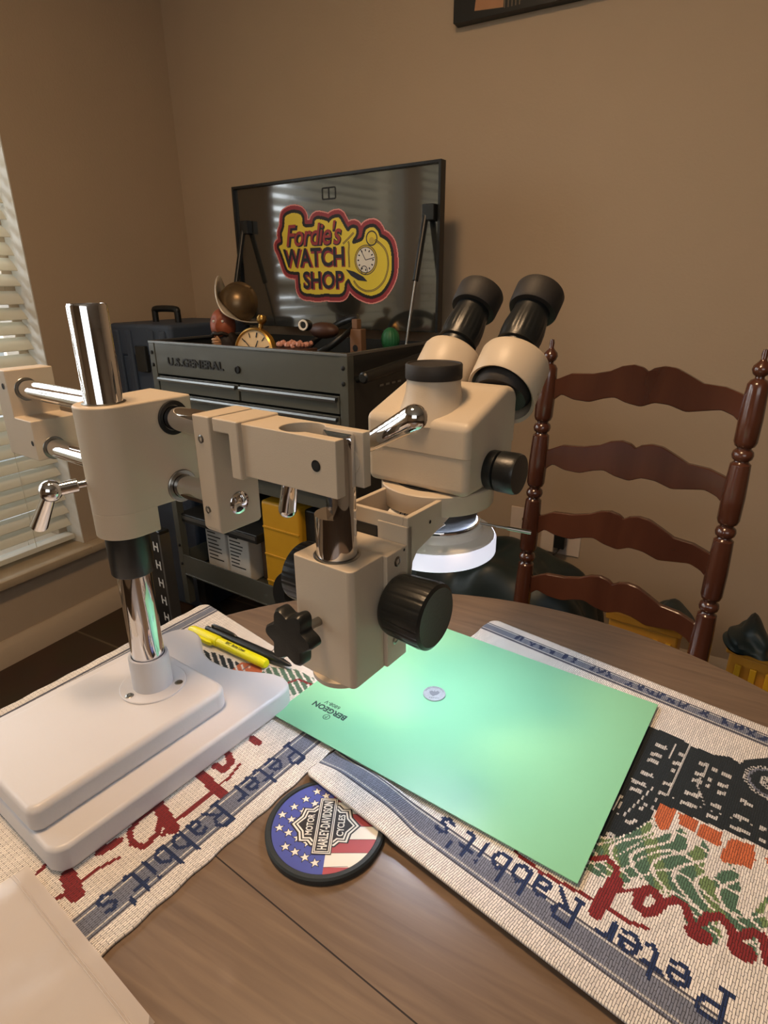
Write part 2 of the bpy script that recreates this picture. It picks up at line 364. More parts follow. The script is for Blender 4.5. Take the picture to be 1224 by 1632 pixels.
# ------------------------------------------------------------------ room
XW, YW = -1.916, 1.853
def shell():
    bm = NB(); box(bm, -2.12, 3.2, -2.6, YW+.1, -.08, 0); struct(obj('floor', bm, M['floor'], flat=True))
    bm = NB(); box(bm, -2.12, 3.2, -2.6, YW+.1, 2.44, 2.52); struct(obj('ceiling', bm, M['ceil'], flat=True))
    bm = NB(); box(bm, -2.12, 3.2, YW, YW+.1, 0, 2.44); struct(obj('wall_back', bm, M['wall'], flat=True))
    bm = NB(); box(bm, 3.1, 3.2, -2.5, YW, 0, 2.44); struct(obj('wall_right', bm, M['wall'], flat=True))
    bm = NB(); box(bm, -2.12, 3.2, -2.6, -2.5, 0, 2.44); struct(obj('wall_front', bm, M['wall'], flat=True))
    # left wall with two window openings
    bm = NB(); z0, z1 = .30, 2.05
    for a, b in ((1.187, YW), (.09, .25), (-2.5, -.85)): box(bm, -2.12, XW, a, b, 0, 2.44)
    for a, b in ((.25, 1.187), (-.85, .09)):
        box(bm, -2.12, XW, a, b, 0, z0); box(bm, -2.12, XW, a, b, z1, 2.44)
    struct(obj('wall_left', bm, M['wall'], flat=True))
    for i, (a, b) in enumerate(((.25, 1.187), (-.85, .09))):
        w_ = empty('window_%d' % (i+1), (0, 0, 0)); struct(w_)
        bm = NB(); x0, x1 = -2.09, -2.000; t = .035
        box(bm, x0, x1, a+.001, a+t, z0, z1); box(bm, x0, x1, b-t, b-.001, z0, z1); box(bm, x0, x1, a+t, b-t, z0, z0+t); box(bm, x0, x1, a+t, b-t, z1-t, z1)
        box(bm, x0, x1, a+t, b-t, 1.14, 1.18)
        obj('window_frame', bm, M['trim'], w_, bevel=.003)
        bm = NB(); box(bm, -1.999, XW-.0003, b-.004, b-.0005, .307, z1-.001); obj('jamb_lining', bm, M['jamb'], w_, flat=True)
        bm = NB(); box(bm, -1.999, XW-.0003, a+.0005, a+.004, .307, z1-.001); obj('jamb_lining', bm, M['jamb'], w_, flat=True)
        bm = NB(); box(bm, -2.07, -2.066, a+t, b-t, z0+t, 1.14); box(bm, -2.07, -2.066, a+t, b-t, 1.18, z1-t); obj('window_glass', bm, M['glass'], w_, flat=True)
    # sill with rounded nose
    bm = NB()
    prism(bm, [(-1.998, .306), (-1.885, .306), (-1.873, .301), (-1.870, .288), (-1.873, .275), (-1.885, .270), (-1.9155, .270), (-1.9155, .3005), (-1.998, .3005)], 'y', -.84, 1.186)
    prism(bm, [(-1.9155, .306), (-1.885, .306), (-1.873, .301), (-1.870, .288), (-1.873, .275), (-1.885, .270), (-1.9155, .270)], 'y', 1.186, 1.245)
    struct(obj('trim_1', bm, M['sill'], bevel=.002))
    bm = NB()
    prism(bm, [(-1.9155, .0), (-1.899, .0), (-1.899, .064), (-1.903, .070), (-1.905, .078), (-1.911, .084), (-1.912, .089), (-1.9155, .089)], 'y', -2.5, YW-.0005)
    struct(obj('baseboard_left', bm, M['trim']))
    bm = NB()
    prism(bm, [(YW-.0005, .0), (YW-.016, .0), (YW-.016, .064), (YW-.012, .070), (YW-.010, .078), (YW-.004, .084), (YW-.0005, .089)], 'x', -1.899, 3.1)
    struct(obj('baseboard_back', bm, M['trim']))
shell()

def blind(y0, y1, label):
    t = empty('window_blind', (-1.965, (y0+y1)/2, 2.04), 0, label, 'window blind', 'white slatted blinds in the left windows')
    h = (y1-y0)/2-.014; bm = NB(); zz = -.10; k = 0
    while zz > -1.69:
        tilt = rad(46+4*math.sin(k*2.3)); c, s = math.cos(tilt), math.sin(tilt); pr = []
        for j in range(5):
            q = -1+j/2; w2 = .0245*q; cam_ = .0028*(1-q*q); pr.append((w2*c-cam_*-s, -w2*s+cam_*c))
        pr2 = [(x-.0012*s, z-.0028*c) for x, z in reversed(pr)]
        dz = .0025*math.sin(k*1.7)
        prism(bm, [(x, z+zz+dz) for x, z in pr+pr2], 'y', -h, h); zz -= .0468; k += 1
    obj('slat', bm, M['slat'], t)
    bm = NB(); box(bm, -.024, .024, -h, h, -1.715, -1.697); obj('bottom_rail', bm, M['slat'], t, bevel=.003)
    bm = NB(); box(bm, -.03, .03, -h, h, -.05, -.003); obj('headrail', bm, M['slat'], t, bevel=.003)
    for yy in (h-.14, -h+.14):
        bm = NB(); tube(bm, [(.022, yy, -.05), (.022, yy, -1.7)], .0009, 6); tube(bm, [(-.022, yy, -.05), (-.022, yy, -1.7)], .0009, 6); obj('ladder_cord', bm, M['slat'], t)
    bm = NB(); tube(bm, [(.034, h-.10, -.05), (.034, h-.105, -.5), (.034, h-.11, -.915)], .0011, 6)
    tube(bm, [(.036, h-.085, -.05), (.036, h-.095, -.5), (.034, h-.11, -.915)], .0011, 6); obj('pull_cord', bm, M['slat'], t)
    bm = NB(); lathe(bm, [(.003, .012), (.006, .008), (.0075, -.004), (.010, -.016), (.0085, -.024), (0, -.026)], (.034, h-.11, -.925), n=16); obj('tassel', bm, M['trim'], t)
    return t
blind(.25, 1.187, 'white slatted blind in the window at the left edge, with a wooden cord tassel')
blind(-.85, .09, 'white slatted blind seen only as a reflection in the raised dark lid')

# picture on the back wall
def picture():
    t = empty('wall_picture', (-.797, YW-.032, 1.829), 0, 'dark canvas picture at the top of the back wall, only its lower edge showing', 'picture')
    bm = NB(); box(bm, 0, 1.0, 0, .0315, 0, .7); obj('canvas', bm, M['cartd'], t, bevel=.002)
    bm = NB(); mt = plane_m((0, -.0006, 0), (1, 0, 0), (0, 0, 1))
    poly(bm, [(.0, .0), (.345, .0), (.345, .695), (.0, .695)], 0, 0, mt)
    g = [(.09+.10*math.cos(a)*(1.0 if math.cos(a) < 0 else .35), .015+.13*abs(math.sin(a))) for a in np.linspace(0, PI, 14)]
    g = [(.06, .018), (.065, .06), (.09, .105), (.125, .13), (.14, .14), (.14, .012)]
    poly(bm, g,   .0003, 1, mt)
    poly(bm, [(.185, .018), (.185, .16), (.235, .14), (.245, .06), (.235, .025)], .0003, 2, mt)
    for i in range(5): stroke(bm, [(.143+i*.010, .01), (.143+i*.010, .69)], .003, .0004, 3, mt)
    poly(bm, [(.35, .012), (1.0, .012), (1.0, .69), (.35, .69)], 0, 4, mt)
    poly(bm, [(.45+.05*math.cos(a), .012+.03*math.sin(a)) for a in np.linspace(0, PI, 16)], .0003, 0, mt)
    obj('painting', bm, [M['cartd'], mat('art_tan', (176, 128, 92)), mat('art_rust', (150, 88, 62)), mat('art_string', (110, 96, 78)), mat('art_cream', (206, 180, 140))], t, flat=True)
picture()

# outlets
def outlet(x0, x1, z0, z1, label):
    t = empty('wall_outlet', ((x0+x1)/2, YW, (z0+z1)/2), 0, label, 'electrical outlet')
    a, b = (x1-x0)/2, (z1-z0)/2
    bm = NB(); box(bm, -a, a, -.006, -.0003, -b, b); obj('cover_plate', bm, M['outlet'], t, bevel=.002)
    for s in (-1, 1):
        f = NB(); lathe(f, [(.0165, 0), (.0165, .002), (.015, .003)], (0, -.006, s*.021), (0, -1, 0), 24); fo = obj('socket', f, M['outlet'], t)
        bm = NB(); box(bm, -.007, -.0045, -.0096, -.0088, s*.021-.001, s*.021+.008); box(bm, .0045, .007, -.0096, -.0088, s*.021, s*.021+.008); box(bm, -.002, .002, -.0096, -.0088, s*.021-.010, s*.021-.006)
        obj('socket_slot', bm, M['dark'], fo, flat=True)
    return t
outlet(-.547, -.452, .344, .470, 'wall outlet plate directly left of the chair post, nothing plugged in')
outlet(-.442, -.311, .330, .452, 'wide wall outlet plate behind the chair slats, with an adapter plugged in')
t = empty('power_adapter', (-.375, YW-.0065, .395), 0, 'pale plug adapter with a dark side plugged into the outlet behind the chair', 'plug')
bm = NB(); box(bm, -.055, -.012, -.045, -.0035, -.045, .05); obj('adapter_body', bm, M['outlet'], t, bevel=.004)
bm = NB(); box(bm, -.0115, .022, -.040, -.0035, -.030, .048); obj('dark_plug', bm, M['cartd'], t, bevel=.004)
bm = NB(); tube(bm, smoothpts([(.005, -.030, -.032), (-.01, -.05, -.052), (-.05, -.05, -.055), (-.11, -.03, -.075), (-.2, -.02, -.06), (-.4, -.02, -.10), (-.5, -.05, -.30)], 6), .0028, 8); obj('power_cord', bm, M['blackm'], t)

# ------------------------------------------------------------------ table
TC = Vector((-.138, .2766)); TR = .469
t = empty('round_table', (TC.x, TC.y, 0), 0, 'round brown wooden table with a leaf seam, carrying the boom microscope', 'table')
bm = NB(); lathe(bm, [(TR-.03, .716), (TR-.006, .719), (TR, .728), (TR, .742), (TR-.004, .7485), (TR-.010, .75), (0, .75)], n=128); obj('tabletop', bm, [M['table']], t)
bm = NB()
c7, s7 = math.cos(rad(-7.7)), math.sin(rad(-7.7))
p0 = Vector((-.2867, .2313))-TC; p1 = p0
for off in (0, -.30):
    a = p0+Vector((c7, s7))*-.285+Vector((-s7, c7))*off; b = p0+Vector((c7, s7))*(.60 if off == 0 else .5)+Vector((-s7, c7))*off
    stroke(bm, [a, b], .0011, .75012, 0)
obj('leaf_seam', bm, M['seam'], t, flat=True)
bm = NB(); lathe(bm, [(.34, .65), (.34, .716), (.32, .716), (.32, .65)], n=64, cap=False); obj('apron', bm, M['tedge'], t)
bm = NB(); lathe(bm, [(.10, .03), (.10, .06), (.05, .12), (.045, .3), (.07, .45), (.05, .6), (.16, .68), (.16, .714)], n=32); obj('pedestal', bm, M['tedge'], t)
for k in range(4):
    a = k*PI/2+.6; bm = NB(); tube(bm, smoothpts([(0, 0, .12), (.15*math.cos(a), .15*math.sin(a), .10), (.32*math.cos(a), .32*math.sin(a), .022)], 5), .022, 10); obj('foot', bm, M['tedge'], t)

# ------------------------------------------------------------------ placemats (one woven mesh each; every stitch cell carries its yarn colour)
CO = Vector((-.2225, .2925)); CR = .049       # coaster
GLYPH = {
 'P': [[(0, 0), (0, 1)], [(0, 1), (.45, 1), (.6, .78), (.45, .52), (0, .5)], [(-.15, 0), (.15, 0)]],
 'e': [[(.05, .33), (.55, .33), (.5, .55), (.3, .64), (.08, .5), (.03, .25), (.2, .02), (.55, .08)]],
 't': [[(.22, .95), (.22, .12), (.4, 0), (.52, .06)], [(0, .62), (.5, .62)]],
 'r': [[(.1, 0), (.1, .62)], [(.1, .42), (.3, .62), (.5, .56)]],
 'R': [[(0, 0), (0, 1)], [(0, 1), (.45, 1), (.6, .76), (.45, .52), (0, .5)], [(.25, .5), (.65, 0)], [(-.12, 0), (.15, 0)]],
 'a': [[(.05, .55), (.3, .64), (.48, .5), (.48, 0)], [(.48, .35), (.15, .33), (.05, .15), (.2, 0), (.48, .12)]],
 'b': [[(.08, 1), (.08, 0)], [(.08, .5), (.3, .64), (.55, .45), (.52, .12), (.3, 0), (.08, .1)]],
 'i': [[(.2, .62), (.2, 0)], [(.2, .84), (.2, .88)]],
 "'": [[(.15, 1), (.1, .75)]],
 's': [[(.5, .55), (.28, .64), (.08, .5), (.2, .34), (.45, .28), (.48, .1), (.25, 0), (.03, .1)]],
 ' ': []}
ADV = {'P': .85, 'e': .72, 't': .66, 'r': .68, 'R': .9, 'a': .72, 'b': .76, 'i': .5, "'": .4, 's': .7, ' ': .55}
def segdist(X, Y, a, b):
    ax, ay = a; bx, by = b; dx, dy = bx-ax, by-ay; L = dx*dx+dy*dy+1e-12
    t_ = np.clip(((X-ax)*dx+(Y-ay)*dy)/L, 0, 1); return np.hypot(X-ax-t_*dx, Y-ay-t_*dy)
def inpoly(X, Y, P):
    r = np.zeros(X.shape, bool); n = len(P)
    for i in range(n):
        x0, y0 = P[i]; x1, y1 = P[(i+1) % n]
        if y0 == y1: continue
        c = ((y0 > Y) != (y1 > Y)) & (X < (x1-x0)*(Y-y0)/(y1-y0)+x0); r ^= c
    return r
def stitched(name, Q, ns, nt, paint, height, material, label, cat, z, group=None):
    s = np.linspace(0, 1, ns+1); tt = np.linspace(0, 1, nt+1); Sg, Tg = np.meshgrid(s, tt, indexing='ij')
    P00, P10, P01, P11 = [np.array(q, float) for q in Q]
    def wp(Sg, Tg):
        return [(1-Sg)*(1-Tg)*P00[k]+Sg*(1-Tg)*P10[k]+(1-Sg)*Tg*P01[k]+Sg*Tg*P11[k] for k in (0, 1)]
    LS = np.linalg.norm(P10-P00); LT = np.linalg.norm(P01-P00)
    X, Y = wp(Sg, Tg)
    # rounded corners: pull the corner cells inwards
    rc = .012; sm, tm = Sg*LS, Tg*LT
    cx = np.clip(sm, rc, LS-rc); cy = np.clip(tm, rc, LT-rc); dx, dy = sm-cx, tm-cy; m_ = np.maximum(np.abs(dx), np.abs(dy)); d_ = np.hypot(dx, dy)
    f_ = np.where(d_ > 1e-9, m_/np.maximum(d_, 1e-9), 1); S2 = (cx+dx*f_)/LS; T2 = (cy+dy*f_)/LT
    X, Y = wp(S2, T2)
    wob = .0012*np.sin(Tg*LT*170)*(np.abs(Sg-.5) > .49)+.0*Sg
    X = X+wob*.5; Y = Y
    Zz = z+height(X, Y, Sg*LS, Tg*LT)
    V = np.stack([X, Y, Zz], -1).reshape(-1, 3)
    i, j = np.meshgrid(np.arange(ns), np.arange(nt), indexing='ij'); a = i*(nt+1)+j
    Fc = np.stack([a, a+(nt+1), a+(nt+1)+1, a+1], -1).reshape(-1, 4)
    me = bpy.data.meshes.new(name); me.vertices.add(len(V)); me.vertices.foreach_set('co', V.ravel().astype(np.float32))
    me.loops.add(Fc.size); me.loops.foreach_set('vertex_index', Fc.ravel().astype(np.int32))
    me.polygons.add(len(Fc)); me.polygons.foreach_set('loop_start', np.arange(0, Fc.size, 4, dtype=np.int32)); me.polygons.foreach_set('loop_total', np.full(len(Fc), 4, np.int32))
    me.polygons.foreach_set('use_smooth', np.ones(len(Fc), bool)); me.update(calc_edges=True)
    sc, tc_ = (np.arange(ns)+.5)/ns, (np.arange(nt)+.5)/nt; Sc, Tc = np.meshgrid(sc, tc_, indexing='ij'); Xc, Yc = wp(Sc, Tc)
    colr = paint(Xc, Yc, Sc*LS, Tc*LT, LS, LT)
    at = me.color_attributes.new('Col', 'FLOAT_COLOR', 'CORNER')
    cc = np.ones((len(Fc), 4, 4), np.float32); cc[:, :, :3] = colr.reshape(-1, 1, 3); at.data.foreach_set('color', cc.ravel())
    uv = me.uv_layers.new(name='UVMap'); U = np.stack([Sg*LS*.99+.0009, Tg*LT*.99+.0009], -1).reshape(-1, 2)[Fc.ravel()]; uv.data.foreach_set('uv', U.ravel().astype(np.float32))
    me.materials.append(material); o = bpy.data.objects.new(name, me); COL.objects.link(o); tag(o, label, cat, group)
    so = o.modifiers.new('solid', 'SOLIDIFY'); so.thickness = .0022; so.offset = -1
    return o
C = {k: np.array(lin(v)) for k, v in dict(w=(238, 230, 220), gb=(124, 128, 142), nb=(42, 56, 92), dk=(36, 42, 44), og=(204, 108, 66), gr=(88, 120, 96), gl=(118, 142, 92), rd=(134, 44, 44), ln=(92, 92, 102), ll=(206, 202, 196)).items()}
def put(colr, msk, key): colr[msk] = C[key]
def border(colr, d, hem, b0, b1, alongside):
    put(colr, (d > b0) & (d < b1), 'gb'); put(colr, (np.abs(d-b0) < .0011) | (np.abs(d-b1) < .0011), 'ln')
    put(colr, (np.abs(d-b0-.0026) < .0009) | (np.abs(d-b1+.0026) < .0009), 'll')
def letters(colr, along, d, string, a0, h, dbase, slope=0, thick=.0015, key='nb'):
    """string runs towards smaller 'along', letter tops point towards d = 0"""
    x = a0
    for ch in string:
        for st in GLYPH[ch]:
            for a, b in zip(st, st[1:]):
                f = lambda p: (x-p[0]*h, dbase+slope*(x-a0)-p[1]*h)
                put(colr, segdist(along, d, f(a), f(b)) < thick, key)
        x -= ADV[ch]*h
WOV = attr_mat('woven_cotton', .85, (.0017, .0075), .15)
TR_={'dark':[[-0.0039,0.55],[0.0257,0.5445],[0.034,0.5399],[0.0526,0.537],[0.0671,0.5413],[0.0748,0.5357],[0.0792,0.5446],[0.0974,0.5579],[0.1345,0.5572],[0.1244,0.4386],[0.0937,0.4437],[0.0865,0.4455],[0.064,0.4477],[0.0437,0.449],[0.0163,0.4515],[0.0104,0.4372],[0.0096,0.4303],[0.0023,0.4161],[-0.0049,0.406],[-0.0111,0.399],[-0.0236,0.3934],[-0.0611,0.3879],[-0.102,0.4541],[-0.1299,0.6037],[-0.1056,0.6002],[-0.0531,0.5636]],'orange':[[[0.0157,0.4517],[0.0274,0.4509],[0.0247,0.428],[0.0181,0.4229],[0.0117,0.4344]],[[0.0291,0.4494],[0.0445,0.4479],[0.0432,0.4345],[0.0383,0.434],[0.031,0.4374]],[[0.0466,0.446],[0.0629,0.4446],[0.0608,0.4292],[0.0561,0.4294],[0.0444,0.4315]],[[0.0682,0.4417],[0.0842,0.4435],[0.0849,0.4289],[0.0811,0.4171],[0.0766,0.4192],[0.0621,0.4144],[0.061,0.4212]],[[0.0918,0.4354],[0.1004,0.4388],[0.0999,0.4268],[0.0932,0.4283]]],'rects':[[[0.0032,0.5283],[0.014,0.5275],[0.0134,0.5222],[0.0027,0.523]],[[0.0009,0.5135],[0.011,0.5129],[0.0104,0.5079],[0.0004,0.5084]],[[-0.0012,0.5036],[0.0093,0.5031],[0.0088,0.4982],[-0.0017,0.4986]],[[-0.0044,0.484],[0.0065,0.4836],[0.006,0.4789],[-0.0048,0.4792]],[[-0.0104,0.4694],[0.0024,0.4691],[0.0019,0.4646],[-0.0108,0.4648]],[[-0.0094,0.4595],[0.0006,0.4594],[0.0002,0.455],[-0.0098,0.4551]],[[0.0245,0.5251],[0.03,0.5247],[0.0293,0.5195],[0.0238,0.5199]],[[0.0201,0.5111],[0.0261,0.5107],[0.0254,0.5057],[0.0195,0.5061]],[[0.0193,0.4995],[0.023,0.4994],[0.0224,0.4945],[0.0187,0.4947]],[[0.0147,0.4804],[0.0209,0.4802],[0.0203,0.4757],[0.0141,0.4758]],[[0.0121,0.4668],[0.0183,0.4667],[0.0178,0.4623],[0.0116,0.4624]],[[0.0414,0.522],[0.0478,0.5215],[0.047,0.5165],[0.0406,0.5169]],[[0.0383,0.5068],[0.0467,0.5063],[0.0459,0.5015],[0.0376,0.5019]],[[0.0367,0.4967],[0.0449,0.4964],[0.0442,0.4916],[0.036,0.492]],[[0.0328,0.4778],[0.0434,0.4775],[0.0427,0.473],[0.0322,0.4733]],[[0.0424,0.4803],[0.0464,0.4802],[0.0456,0.4757],[0.0417,0.4758]],[[0.0526,0.5189],[0.0568,0.5186],[0.056,0.5137],[0.0518,0.5139]],[[0.0502,0.5036],[0.0537,0.5034],[0.0529,0.4987],[0.0494,0.4988]],[[0.0486,0.4946],[0.0516,0.4945],[0.0509,0.4898],[0.0479,0.49]],[[0.0608,0.5171],[0.0684,0.5165],[0.0675,0.5117],[0.0599,0.5121]],[[0.0579,0.5023],[0.0664,0.5018],[0.0655,0.4971],[0.0571,0.4975]],[[0.0573,0.4919],[0.0642,0.4917],[0.0634,0.4871],[0.0565,0.4873]],[[0.0532,0.4741],[0.061,0.4739],[0.0602,0.4695],[0.0525,0.4697]],[[0.0304,0.4646],[0.0432,0.4644],[0.0425,0.4601],[0.0298,0.4602]],[[0.05,0.4599],[0.059,0.4598],[0.0582,0.4556],[0.0493,0.4557]],[[0.0702,0.4704],[0.0822,0.4701],[0.0813,0.4659],[0.0694,0.4661]],[[0.0675,0.4562],[0.0829,0.456],[0.082,0.452],[0.0667,0.4521]],[[0.089,0.4667],[0.0943,0.4666],[0.0934,0.4625],[0.088,0.4625]],[[0.0887,0.4534],[0.0939,0.4533],[0.093,0.4494],[0.0878,0.4494]],[[-0.0081,0.4209],[-0.0021,0.421],[-0.0025,0.4171],[-0.0084,0.4169]],[[-0.0033,0.4245],[0.0006,0.4246],[0.0002,0.4206],[-0.0037,0.4205]],[[0.0004,0.4404],[0.0034,0.4404],[0.003,0.4363],[-0.0,0.4363]],[[0.0106,0.4566],[0.0132,0.4565],[0.0127,0.4522],[0.0102,0.4522]],[[0.0031,0.4466],[0.0056,0.4466],[0.0052,0.4424],[0.0027,0.4424]],[[0.0084,0.4456],[0.0114,0.4456],[0.0109,0.4414],[0.0079,0.4414]],[[-0.0202,0.4009],[-0.0133,0.4012],[-0.0137,0.3975],[-0.0205,0.3972]],[[0.0785,0.489],[0.0842,0.4888],[0.0832,0.4844],[0.0776,0.4846]],[[0.0749,0.4917],[0.0797,0.4915],[0.0788,0.487],[0.074,0.4872]],[[0.0194,0.536],[0.0206,0.5354],[0.0085,0.4682],[0.0074,0.4686]],[[0.0074,0.4686],[0.0085,0.4682],[0.0017,0.4509],[0.0006,0.4513]],[[0.0321,0.5409],[0.0333,0.5403],[0.0205,0.4629],[0.0194,0.4633]],[[0.0501,0.5268],[0.0512,0.5263],[0.0419,0.4883],[0.0408,0.4887]],[[0.0408,0.4887],[0.0419,0.4883],[0.0492,0.4672],[0.0481,0.4676]],[[0.0006,0.4513],[0.0017,0.4509],[-0.0105,0.4218],[-0.0116,0.4221]],[[0.0199,0.4636],[0.021,0.4632],[0.0949,0.4647],[0.094,0.465]],[[-0.0173,0.4448],[-0.0161,0.4444],[-0.0186,0.4251],[-0.0197,0.4255]],[[-0.015,0.4444],[-0.0138,0.444],[-0.0149,0.4225],[-0.016,0.4228]]],'wheel':[[0.0989,0.5218],[0.0911,0.5175],[0.0801,0.5115]],'green':[[-0.0353,0.3594],[-0.0275,0.3875],[-0.0141,0.397],[-0.0036,0.407],[0.0113,0.4326],[0.0153,0.4237],[0.0113,0.4068],[0.0215,0.4208],[0.0322,0.433],[0.0383,0.4279],[0.0369,0.4069],[0.0496,0.4299],[0.0541,0.4203],[0.0508,0.403],[0.0552,0.3926],[0.069,0.4188],[0.0756,0.4039],[0.0719,0.3779],[0.0804,0.3746],[0.0923,0.4009],[0.1141,0.4095],[0.1108,0.3644],[0.0915,0.3744],[0.0838,0.3656],[0.0845,0.3442],[0.08,0.3417],[0.0756,0.3536],[0.0708,0.363],[0.0598,0.3664],[0.0639,0.3501],[0.0605,0.3438],[0.0482,0.3505],[0.0438,0.342],[0.0373,0.3638],[0.0267,0.3664],[0.0158,0.3674],[0.0058,0.3709],[-0.0015,0.3543],[-0.0092,0.359],[-0.0227,0.3552]],'redR':[[[[-0.0795,0.3467],[-0.0689,0.3428],[-0.0556,0.3389],[-0.019,0.3361]],0.004],[[[-0.0269,0.3688],[-0.0164,0.3756],[-0.0076,0.3709],[-0.0063,0.3587]],0.006],[[[-0.0063,0.3587],[-0.0108,0.344],[-0.0145,0.327]],0.013],[[[-0.009,0.3341],[0.0047,0.3312],[0.0186,0.3329]],0.004],[[[-0.0038,0.3513],[0.0087,0.3591]],0.004],[[[0.0162,0.3641],[0.0105,0.3558],[0.0103,0.3472],[0.016,0.3438],[0.0219,0.3487],[0.0262,0.3577],[0.0204,0.3629],[0.0162,0.3641]],0.009],[[[0.0274,0.3583],[0.0334,0.3642],[0.0399,0.3636],[0.0444,0.3531],[0.0495,0.3497]],0.0075],[[[0.0473,0.3454],[0.0527,0.3454]],0.015],[[[0.0516,0.3555],[0.0551,0.3622],[0.0623,0.3662],[0.0684,0.3617],[0.0721,0.3516]],0.008],[[[0.0738,0.3482],[0.0773,0.3472]],0.017],[[[0.0744,0.3574],[0.0826,0.3649],[0.0884,0.3651],[0.0906,0.3476],[0.0989,0.3467]],0.008]],'redL':[[[[-0.3451,0.344],[-0.3362,0.3421]],0.01],[[[-0.3514,0.3164],[-0.3413,0.3094],[-0.3409,0.2995],[-0.3517,0.2996]],0.009],[[[-0.3607,0.2867],[-0.3415,0.2818],[-0.3216,0.2773]],0.012],[[[-0.333,0.3119],[-0.3303,0.2956],[-0.3323,0.2831]],0.0035],[[[-0.3314,0.2733],[-0.3376,0.2351],[-0.3351,0.2238]],0.0055],[[[-0.3622,0.2416],[-0.3322,0.2317]],0.013],[[[-0.3529,0.2366],[-0.3403,0.2225],[-0.3397,0.2077],[-0.3511,0.2059],[-0.3621,0.2121],[-0.3652,0.2232],[-0.3638,0.2339]],0.006],[[[-0.3492,0.1923],[-0.3554,0.1777],[-0.3583,0.1627]],0.004],[[[-0.3714,0.1635],[-0.351,0.1565]],0.014],[[[-0.3542,0.1598],[-0.361,0.1484]],0.005],[[[-0.3623,0.2012],[-0.3666,0.1885]],0.01],[[[-0.3936,0.1594],[-0.3927,0.1531]],0.004],[[[-0.3714,0.4264],[-0.3627,0.4415],[-0.3404,0.4408]],0.004]],'darkL':[[[-0.514,0.4335],[-0.4937,0.4322],[-0.4816,0.4357],[-0.4388,0.4327],[-0.4257,0.4342],[-0.4247,0.417],[-0.473,0.4113]]],'orangeL':[[[-0.4414,0.4174],[-0.4414,0.4356],[-0.4212,0.4423],[-0.4048,0.4319],[-0.4113,0.4176]]],'greenL':[[[-0.4081,0.4194],[-0.4062,0.4448],[-0.3773,0.455],[-0.3484,0.4519],[-0.3322,0.4352],[-0.356,0.4101]]]}
def base_fabric(X): return np.tile(C['w'], X.shape+(1,))
def paintR(X, Y, s, t, LS, LT):
    c = base_fabric(X)
    D = TR_
    put(c, inpoly(X, Y, D['dark']), 'dk')
    for R_ in D['rects']: put(c, inpoly(X, Y, R_), 'gb' if len(R_) % 2 else 'll')
    w0, w1, w2 = D['wheel']; r = np.hypot(X-w0[0], Y-w0[1]); r1 = math.hypot(w1[0]-w0[0], w1[1]-w0[1]); r2 = math.hypot(w2[0]-w0[0], w2[1]-w0[1])
    put(c, r < r2*1.15, 'dk'); a = np.arctan2(Y-w0[1], X-w0[0]); put(c, (np.abs(r-r2*.93) < .0018) & (np.sin(a*40) > -.2), 'll'); put(c, (np.abs(r-r2*.8) < .0012), 'gb')
    put(c, r < r1, 'll'); put(c, (r < r1*.85) & (np.sin(a*14) > .55), 'dk'); put(c, r < r1*.2, 'dk')
    g = inpoly(X, Y, D['green']); put(c, g, 'gr'); put(c, g & (np.sin(X*180+Y*60) > .5), 'gl')
    vein = np.sin(X*420+9*np.sin(Y*70)+Y*160) > .80; vein |= np.sin(X*150-Y*330+6*np.sin(X*60)) > .93
    put(c, g & vein, 'w')
    for P in D['orange']: m_ = inpoly(X, Y, P); put(c, m_, 'og')
    for P, w_ in D['redR']:
        for a, b in zip(P, P[1:]): put(c, segdist(X, Y, a, b) < w_*.40, 'rd')
    border(c, t, .02, .0215, .0440, s); border(c, LT-t, .012, .0125, .029, s)
    letters(c, s, t, "Peter Rabbit's", .337, .0226, .0610, .05, .0017)
    # small border text on the far side: an illegible run of dark stitches
    rs = np.random.RandomState(3); x = .045
    while x < .44:
        h = .006+.004*rs.rand(); o_ = rs.rand()*.003
        for k in range(3):
            p = (x+rs.rand()*.009, LT-.0205-h/2+o_); q = (x+rs.rand()*.009, LT-.0205+h/2+o_); put(c, segdist(s, t, p, q) < .0011, 'nb')
        x += .0115 if rs.rand() > .18 else .02
    return c
def paintL(X, Y, s, t, LS, LT):
    c = base_fabric(X); D = TR_
    for k, q in (('darkL', 'dk'), ('orangeL', 'og'), ('greenL', 'gr')):
        for P in D[k]: put(c, inpoly(X, Y, P), q)
    g = inpoly(X, Y, D['greenL'][0])|inpoly(X, Y, D['darkL'][0]); put(c, g & (np.sin(X*500+Y*700) > .55), 'w')
    for P, w_ in D['redL']:
        for a, b in zip(P, P[1:]): put(c, segdist(X, Y, a, b) < w_*.40, 'rd')
    d = LS-s; border(c, d, .016, .0165, .0375, t); border(c, s, .012, .0125, .029, t)
    letters(c, t, d, "Peter Rabbit's", .412, .0240, .0385, 0, .0017)
    put(c, (np.abs(s-.155) < .0006) & (t > LT-.06), 'ln')
    return c
def heightR(X, Y, s, t):
    d = np.hypot(X-CO.x, Y-CO.y)-CR; q = np.clip(1-d/.03, 0, 1); cb = .0085*q*q*(3-2*q)
    return np.maximum(cb, .0065*np.exp(-(np.maximum(t, 0)/.014)**2)*np.clip((s-.0)/.06, 0, 1))
def heightL(X, Y, s, t):
    return .0012*np.exp(-((s-.325)/.012)**2)+.004*np.exp(-((t-.44)/.02)**2)*0
stitched('placemat', [(-.272, .328), (.196, .2215), (-.2135, .672), (.256, .570)], 300, 205, paintR, heightR, WOV,
         'woven placemat at the right with train and carrots, its corner over the coaster', 'placemat', .7525, 'woven placemats')
stitched('placemat', [(-.632, .0), (-.316, .0), (-.584, .520), (-.258, .437)], 205, 290, paintL, heightL, WOV,
         'woven placemat at the left lying under the white microscope base and the pens', 'placemat', .7525, 'woven placemats')

